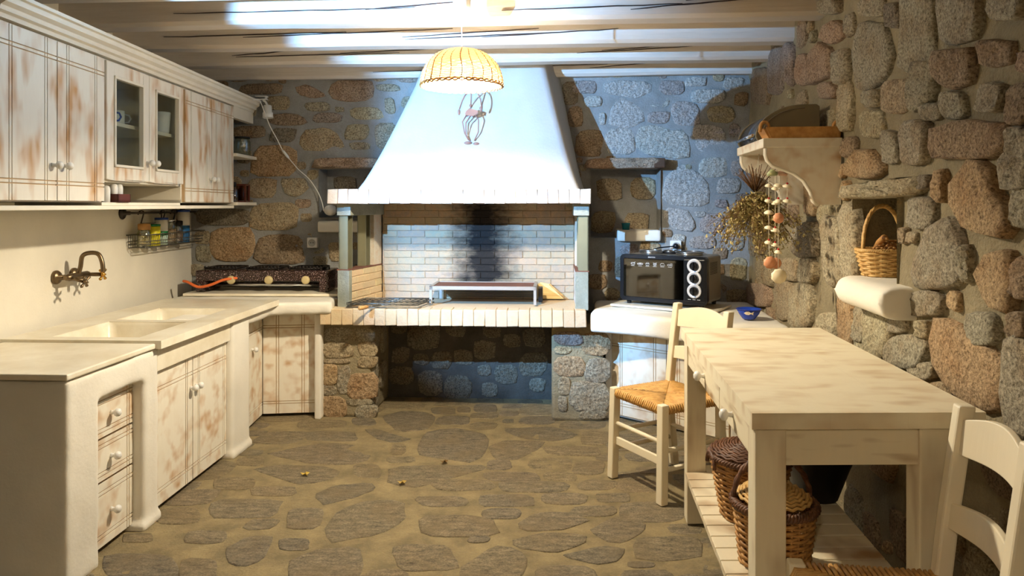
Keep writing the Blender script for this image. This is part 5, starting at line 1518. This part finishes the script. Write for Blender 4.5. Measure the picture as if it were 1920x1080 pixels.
# ------------------------------------------------------------------ woven baskets
def woven(cx, cy, z0, h, r0, r1, rings, stakes, mat, name, parent, sy=1.0, tr=.0055, bulge=0.0):
    mb = MB(); n = stakes * 2
    for k in range(rings):
        t = k / (rings - 1); r = r0 + (r1 - r0) * t + bulge * math.sin(PI * t)
        mb.tube([(cx + (r + .0042 * (1 if (i // 2 + k) % 2 else -1)) * math.cos(2 * PI * i / n), cy + sy * (r + .0042 * (1 if (i // 2 + k) % 2 else -1)) * math.sin(2 * PI * i / n), z0 + tr + (h - tr) * t) for i in range(n)], tr, 5, closed=True)
    return mb.build(name, mat, parent)
def stakes_(cx, cy, z0, h, r0, r1, n, mat, parent, sy=1.0, bulge=0.0):
    mb = MB()
    for k in range(n):
        a = 2 * PI * k / n
        mb.tube([(cx + (r0 + (r1 - r0) * t + bulge * math.sin(PI * t)) * math.cos(a), cy + sy * (r0 + (r1 - r0) * t + bulge * math.sin(PI * t)) * math.sin(a), z0 + h * t) for t in (0, .25, .5, .75, 1)], .0045, 5)
    mb.lathe([(0, .004), (r0, .004), (r0, .010), (0, .010)], (cx, cy, z0), (0, 0, 1), 24, 1, sy)
    return mb.build('stakes', mat, parent)
def braid(cx, cy, z, r, mat, name, parent, sy=1.0, tr=.006, amp=.006, turns=26):
    mb = MB()
    for ph in (0, 2 * PI / 3, 4 * PI / 3):
        mb.tube([(cx + (r + amp * math.cos(turns * a + ph)) * math.cos(a), cy + sy * (r + amp * math.cos(turns * a + ph)) * math.sin(a), z + amp * math.sin(turns * a + ph)) for a in [2 * PI * i / 130 for i in range(130)]], tr, 5, closed=True)
    return mb.build(name, mat, parent)
def lid_(cx, cy, z, r, dome_h, mat, name, parent, sy=1.0):
    mb = MB(); k = int(r / .010)
    for i in range(1, k + 1):
        rr_ = r * i / k; n = max(10, int(40 * i / k) // 2 * 2)
        zz_ = z + dome_h * (1 - (i / k) ** 2)
        mb.tube([(cx + rr_ * math.cos(2 * PI * j / n), cy + sy * rr_ * math.sin(2 * PI * j / n), zz_ + .0035 * (1 if (j + i) % 2 else -1)) for j in range(n)], .006, 5, closed=True)
    return mb.build(name, mat, parent)

# niche basket
na, _ = RW.pix(1655, 520, -.05)
cB = RW.pt(na + .01, -.045, SILL_Z + .012)
nbk_ = thing('niche_basket', 'pale willow basket with hoop handle full of pine cones in the wall niche', 'basket', cB)
woven(cB.x, cB.y, cB.z, .105, .072, .098, 12, 12, M['wick_light'], 'weave', nbk_, tr=.0058)
stakes_(cB.x, cB.y, cB.z, .105, .070, .096, 24, M['wick_light'], nbk_)
braid(cB.x, cB.y, cB.z + .108, .098, M['wick_light'], 'rim', nbk_, tr=.005, amp=.004)
a3_ = Vector((RW.a.x, RW.a.y, 0)); n3_ = Vector((RW.n.x, RW.n.y, 0)); ha = (a3_ * .25 + n3_ * .97).normalized()
mb = MB()
for ph in (0, 2 * PI / 3, 4 * PI / 3):
    mb.tube([cB + Vector((0, 0, .10)) + ha * (.088 * math.cos(PI * i / 40)) + a3_ * (.005 * math.cos(i * .8 + ph)) + Vector((0, 0, .19 * math.sin(PI * i / 40) ** .8 + .005 * math.sin(i * .8 + ph))) for i in range(41)], .0062, 6)
mb.build('hoop_handle', M['wick_light'], nbk_)
for i, (dx, dy, dz, lb) in enumerate(((.02, .0, .10, 'pine cone at the front in the niche basket'), (-.035, .02, .105, 'pine cone at the left in the niche basket'), (.045, .03, .112, 'pine cone at the back right in the niche basket'), (.0, .045, .12, 'pine cone against the back of the niche basket'))):
    c_ = cB + Vector((dy, dx, dz)); mb = MB()
    for k in range(6):
        for j in range(7):
            a = 2 * PI * j / 7 + k * .5; rr_ = .026 * math.sin(PI * (k + .7) / 6.6)
            mb.ball(c_ + Vector((rr_ * math.cos(a), rr_ * math.sin(a), -.025 + .01 * k)), .0085, 5, (1, 1, .6))
    tag(mb.build('pine_cone', M['wick_mid']), lb, 'pine cone', 'pine cones in the niche basket')
mb = MB(); c_ = cB + Vector((.0, .0, .125)); mb.smooth = True
mb.tube([c_ + a3_ * -.09 + Vector((0, 0, -.02)), c_ + a3_ * -.04 + Vector((0, 0, .01)), c_ + a3_ * .02 + Vector((0, 0, .035)), c_ + a3_ * .05 + Vector((0, 0, .03))], [.006, .012, .014, .006], 8)
tag(mb.build('dried_pod', M['wood_tan']), 'long tan dried pod across the niche basket', 'pod')

# ------------------------------------------------------------------ table
TB = Fr((.646, 1.914), (.0940, .9956), (1.0, .015), keep=True)
TL, TW, TH = 1.335, .637, .86
tb = thing('kitchen_table', 'limed wooden work table with two drawers and a slatted lower shelf', 'table', TB.pt(TL / 2, TW / 2, 0))
for i in range(3):
    w0_, w1_ = TW * i / 3, TW * (i + 1) / 3
    MB().fbox(TB, 0, TL, w0_, w1_ - .0003, TH - .044, TH).build('top_board', M['table_top'], tb)
LG = .085
for (s, o_) in ((.012, .012), (TL - LG - .012, .012), (.012, .462), (TL - LG - .012, .462)):
    MB().fbox(TB, s, s + LG, o_, o_ + LG, 0.008, TH - .0445).build('leg', M['table_leg'], tb, bevel=.004)
MB().fbox(TB, .022, .046, .012 + LG, .462, .712, TH - .0445).build('apron', M['table'], tb)
MB().fbox(TB, TL - .046, TL - .022, .012 + LG, .462, .712, TH - .0445).build('apron', M['table'], tb)
MB().fbox(TB, .012 + LG, TL - .012 - LG, .523, .547, .712, TH - .0445).build('apron', M['table'], tb)
sm = .53
MB().fbox(TB, 1.105, TL - .012 - LG, .018, .040, .714, TH - .0445).build('fascia', M['table'], tb)
for (a, b) in ((.012 + LG + .003, sm - .004), (sm + .004, 1.102)):
    d = MB().fbox(TB, a, b, .016, .040, .716, TH - .048).build('drawer', M['table'], tb, bevel=.003)
    tf = Fr(TB.pt(0, 0, 0)[:2], TB.a, -TB.n)
    knob(tf, (a + b) / 2, -.016, .765, d, r=.019)
SZ = .222
for (o_, o2) in ((.02, .05), (.50, .53)):
    MB().fbox(TB, .012 + LG, TL - .012 - LG, o_, o2, SZ - .045, SZ - .001).build('shelf_rail', M['table'], tb)
nsl = 15
for i in range(nsl):
    a = .015 + (TL - .03) * i / nsl; b = a + (TL - .03) / nsl - .006
    c0, c1 = (.004, .556)
    if a < .012 + LG or b > TL - .012 - LG: c0, c1 = .012 + LG + .002, .460
    MB().fbox(TB, a, b, c0, c1, SZ, SZ + .02).build('shelf_slat', M['table'], tb, bevel=.002)
ZSF = SZ + .0205
# baskets under the table
bx, by = .905, 2.70
b1 = thing('lidded_basket', 'tall brown willow basket with a dark woven lid on the table shelf', 'basket', (bx, by, ZSF))
woven(bx, by, ZSF, .225, .105, .145, 22, 16, M['wick_mid'], 'weave', b1)
stakes_(bx, by, ZSF, .225, .103, .143, 32, M['wick_mid'], b1)
braid(bx, by, ZSF + .228, .147, M['wick_dark'], 'rim', b1, tr=.0065, amp=.008)
lid_(bx, by, ZSF + .245, .142, .03, M['wick_dark'], 'lid', b1)
mb = MB()
mb.tube([(bx - .150, by + .05 * math.cos(PI * i / 10), ZSF + .19 + .05 * math.sin(PI * i / 10)) for i in range(11)], .008, 6); mb.build('ear_handle', M['wick_dark'], b1)
bx, by = .862, 2.34
b2 = thing('lidded_basket', 'smaller willow basket with pale lid and hoop handle on the table shelf', 'basket', (bx, by, ZSF))
woven(bx, by, ZSF, .195, .105, .126, 19, 15, M['wick_mid'], 'weave', b2)
stakes_(bx, by, ZSF, .195, .103, .124, 30, M['wick_mid'], b2)
braid(bx, by, ZSF + .20, .128, M['wick_dark'], 'rim', b2, tr=.0075, amp=.010)
lid_(bx, by, ZSF + .222, .112, .045, M['wick_light'], 'lid', b2)
mb = MB()
for ph in (0, PI):
    mb.tube([(bx + .128 * math.cos(PI * i / 30) , by + .02 + .006 * math.cos(i + ph), ZSF + .20 + .15 * math.sin(PI * i / 30) + .006 * math.sin(i + ph)) for i in range(31)], .0075, 6)
mb.build('hoop_handle', M['wick_dark'], b2)
# dark pan beyond them
px_, py_ = 1.225, 2.86
pn = thing('pan', 'dark deep pan with a pale rim at the back of the table shelf', 'pan', (px_, py_, ZSF))
MB().lathe([(.06, 0), (.08, .01), (.125, .14), (.150, .20), (.154, .205), (.147, .205), (.12, .14), (.075, .016), (0, .012)], (px_, py_, ZSF), (0, 0, 1), 28).build('bowl', M['pan'], pn)
MB().tube([(px_ + .152 * math.cos(a * PI / 18), py_ + .152 * math.sin(a * PI / 18), ZSF + .206) for a in range(36)], .0045, 5, closed=True).build('rim', M['wood_tan'], pn)

# ------------------------------------------------------------------ rush chairs
def chair(label, loc, rz, w, d, hb=.885, hs=.455):
    t = thing('rush_chair', label, 'chair', loc, rz, group='cream rush-seat chairs')
    fx, bx_ = d / 2, -d / 2; hw = w / 2; L = .021
    for sg in (-1, 1):
        MB().hexa([(fx - L + .012, sg * (hw + .006) - L, 0.004), (fx + L + .012, sg * (hw + .006) - L, 0.004), (fx + L + .012, sg * (hw + .006) + L, 0.004), (fx - L + .012, sg * (hw + .006) + L, 0.004),
                   (fx - L, sg * hw - L, hs + .018), (fx + L, sg * hw - L, hs + .018), (fx + L, sg * hw + L, hs + .018), (fx - L, sg * hw + L, hs + .018)]).build('front_leg', M['chair'], t, True, bevel=.005)
        mb = MB(); prof = [(-.03, .004), (0, .30), (0, hs), (-.018, hs + .16), (-.055, hb - .02), (-.058, hb)]
        k0 = len(mb.v)
        for x, z in prof:
            mb.v += [Vector((bx_ + x - L, sg * hw - .019, z)), Vector((bx_ + x + L, sg * hw - .019, z)), Vector((bx_ + x + L, sg * hw + .019, z)), Vector((bx_ + x - L, sg * hw + .019, z))]
        for i in range(len(prof) - 1):
            for j in range(4): mb._f([k0 + 4 * i + j, k0 + 4 * i + (j + 1) % 4, k0 + 4 * i + 4 + (j + 1) % 4, k0 + 4 * i + 4 + j])
        mb._f([k0, k0 + 1, k0 + 2, k0 + 3]); mb._f([k0 + 4 * len(prof) - 4 + j for j in range(4)])
        mb.build('back_post', M['chair'], t, True, bevel=.006)
        for z in (.16, .25):
            MB().tube([(fx, sg * hw, z), (bx_, sg * hw, z)], .012, 8).build('stretcher', M['chair'], t, True)
    for x, zs in ((fx, (.20, .29)), (bx_, (.23,))):
        for z in zs:
            if z == .20: MB().box(x - .008, x + .008, -hw, hw, z - .02, z + .02).build('stretcher', M['chair'], t, True, bevel=.003)
            else: MB().tube([(x, -hw, z), (x, hw, z)], .011, 8).build('stretcher', M['chair'], t, True)
    def slat(z0, z1, arch, x0, x1, nm):
        mb = MB(); n = 14; k0 = 0
        for i in range(n + 1):
            f_ = i / n; y = -hw + .017 + (w - .034) * f_; bow = -.022 * math.sin(PI * f_); up = arch * math.sin(PI * f_)
            mb.v += [Vector((x0 + bow - .008, y, z0 + arch * .2 * math.sin(PI * f_))), Vector((x0 + bow + .008, y, z0 + arch * .2 * math.sin(PI * f_))), Vector((x1 + bow + .008, y, z1 + up)), Vector((x1 + bow - .008, y, z1 + up))]
        for i in range(n):
            for j in range(4): mb._f([4 * i + j, 4 * i + (j + 1) % 4, 4 * i + 4 + (j + 1) % 4, 4 * i + 4 + j])
        mb._f([0, 1, 2, 3]); mb._f([4 * n + j for j in range(4)])
        mb.build(nm, M['chair'], t, True, bevel=.003)
    slat(hb - .125, hb - .035, .028, bx_ - .042, bx_ - .052, 'crest_rail')
    slat(hs + .135, hs + .20, .015, bx_ - .016, bx_ - .024, 'back_slat')
    # woven rush seat: strands of each side run in to the diagonals
    mb = MB(); n = 26; cz = hs + .004; rr = .0068
    X0, X1, Y0, Y1 = bx_, fx, -hw, hw
    rnd_ = random.Random(5)
    def zt(x, y):
        ex = min(abs(x - X0), abs(x - X1)) / (d / 2); ey = min(abs(y - Y0), abs(y - Y1)) / (w / 2)
        return cz + .012 * min(1, min(ex, ey) * 3) - .012 * min(ex, ey)
    for i in range(n):
        f_ = (i + .5) / n
        y = Y0 + w * f_; m_ = min(f_, 1 - f_) * d
        for (xa, sg) in ((X1, -1), (X0, 1)):
            xe = xa + sg * m_
            j_ = lambda: rnd_.uniform(-.0012, .0012)
            mb.tube([(xa - sg * .004, y, cz - .034), (xa - sg * .016, y + j_(), cz - .016), (xa - sg * .008, y, cz + .004), (xa + sg * m_ * .5, y + j_(), zt(xa + sg * m_ * .5, y)), (xe, y, zt(xe, y))], rr * rnd_.uniform(.85, 1.1), 5)
        x = X0 + d * f_; m_ = min(f_, 1 - f_) * w
        for (ya, sg) in ((Y1, -1), (Y0, 1)):
            ye = ya + sg * m_
            mb.tube([(x, ya - sg * .004, cz - .034), (x + rnd_.uniform(-.001, .001), ya - sg * .016, cz - .016), (x, ya - sg * .008, cz + .004), (x, ya + sg * m_ * .5, zt(x, ya + sg * m_ * .5) - .001), (x, ye, zt(x, ye) - .001)], rr * rnd_.uniform(.85, 1.1), 5)
    mb.box(X0, X1, Y0, Y1, cz - .034, cz - .006)
    mb.build('rush_seat', M['rush'], t, True, fix=False, label='woven rush seat')
    return t
chair('cream painted rush-seat chair at the far end of the table, before the oven counter', (.79, 3.63, 0), math.radians(-151.4), .375, .37)
chair('cream painted rush-seat chair at the near end of the table, right foreground', (.915, 1.72, 0), math.radians(172.5), .30, .36, .905, .455)

# fallen leaves on the floor
for (u, v, lb, c_) in ((572, 893, 'small yellow dry leaf on the floor before the sink cabinet', S(206, 176, 80)), (754, 909, 'small curled yellow leaf on the floor at the middle of the room', S(190, 160, 84)),
                   (833, 870, 'small brown leaf on the floor before the hearth', S(110, 84, 44))):
    Y = H * F / (v - HZ); x = (u - 960) * Y / F
    mb = MB(); pts = []
    for k in range(10):
        a = 2 * PI * k / 10; r = (.026 if k % 2 else .011)
        pts.append((x + r * math.cos(a), Y + r * math.sin(a), .009 + .006 * (k % 3)))
    b0 = len(mb.v); mb.v += [Vector(p) for p in pts] + [Vector((x, Y, .0085))]
    for k in range(10): mb._f([b0 + k, b0 + (k + 1) % 10, b0 + 10])
    tag(mb.build('dry_leaf', plain('leaf', c_, .8)), lb, 'leaf', 'fallen leaves')
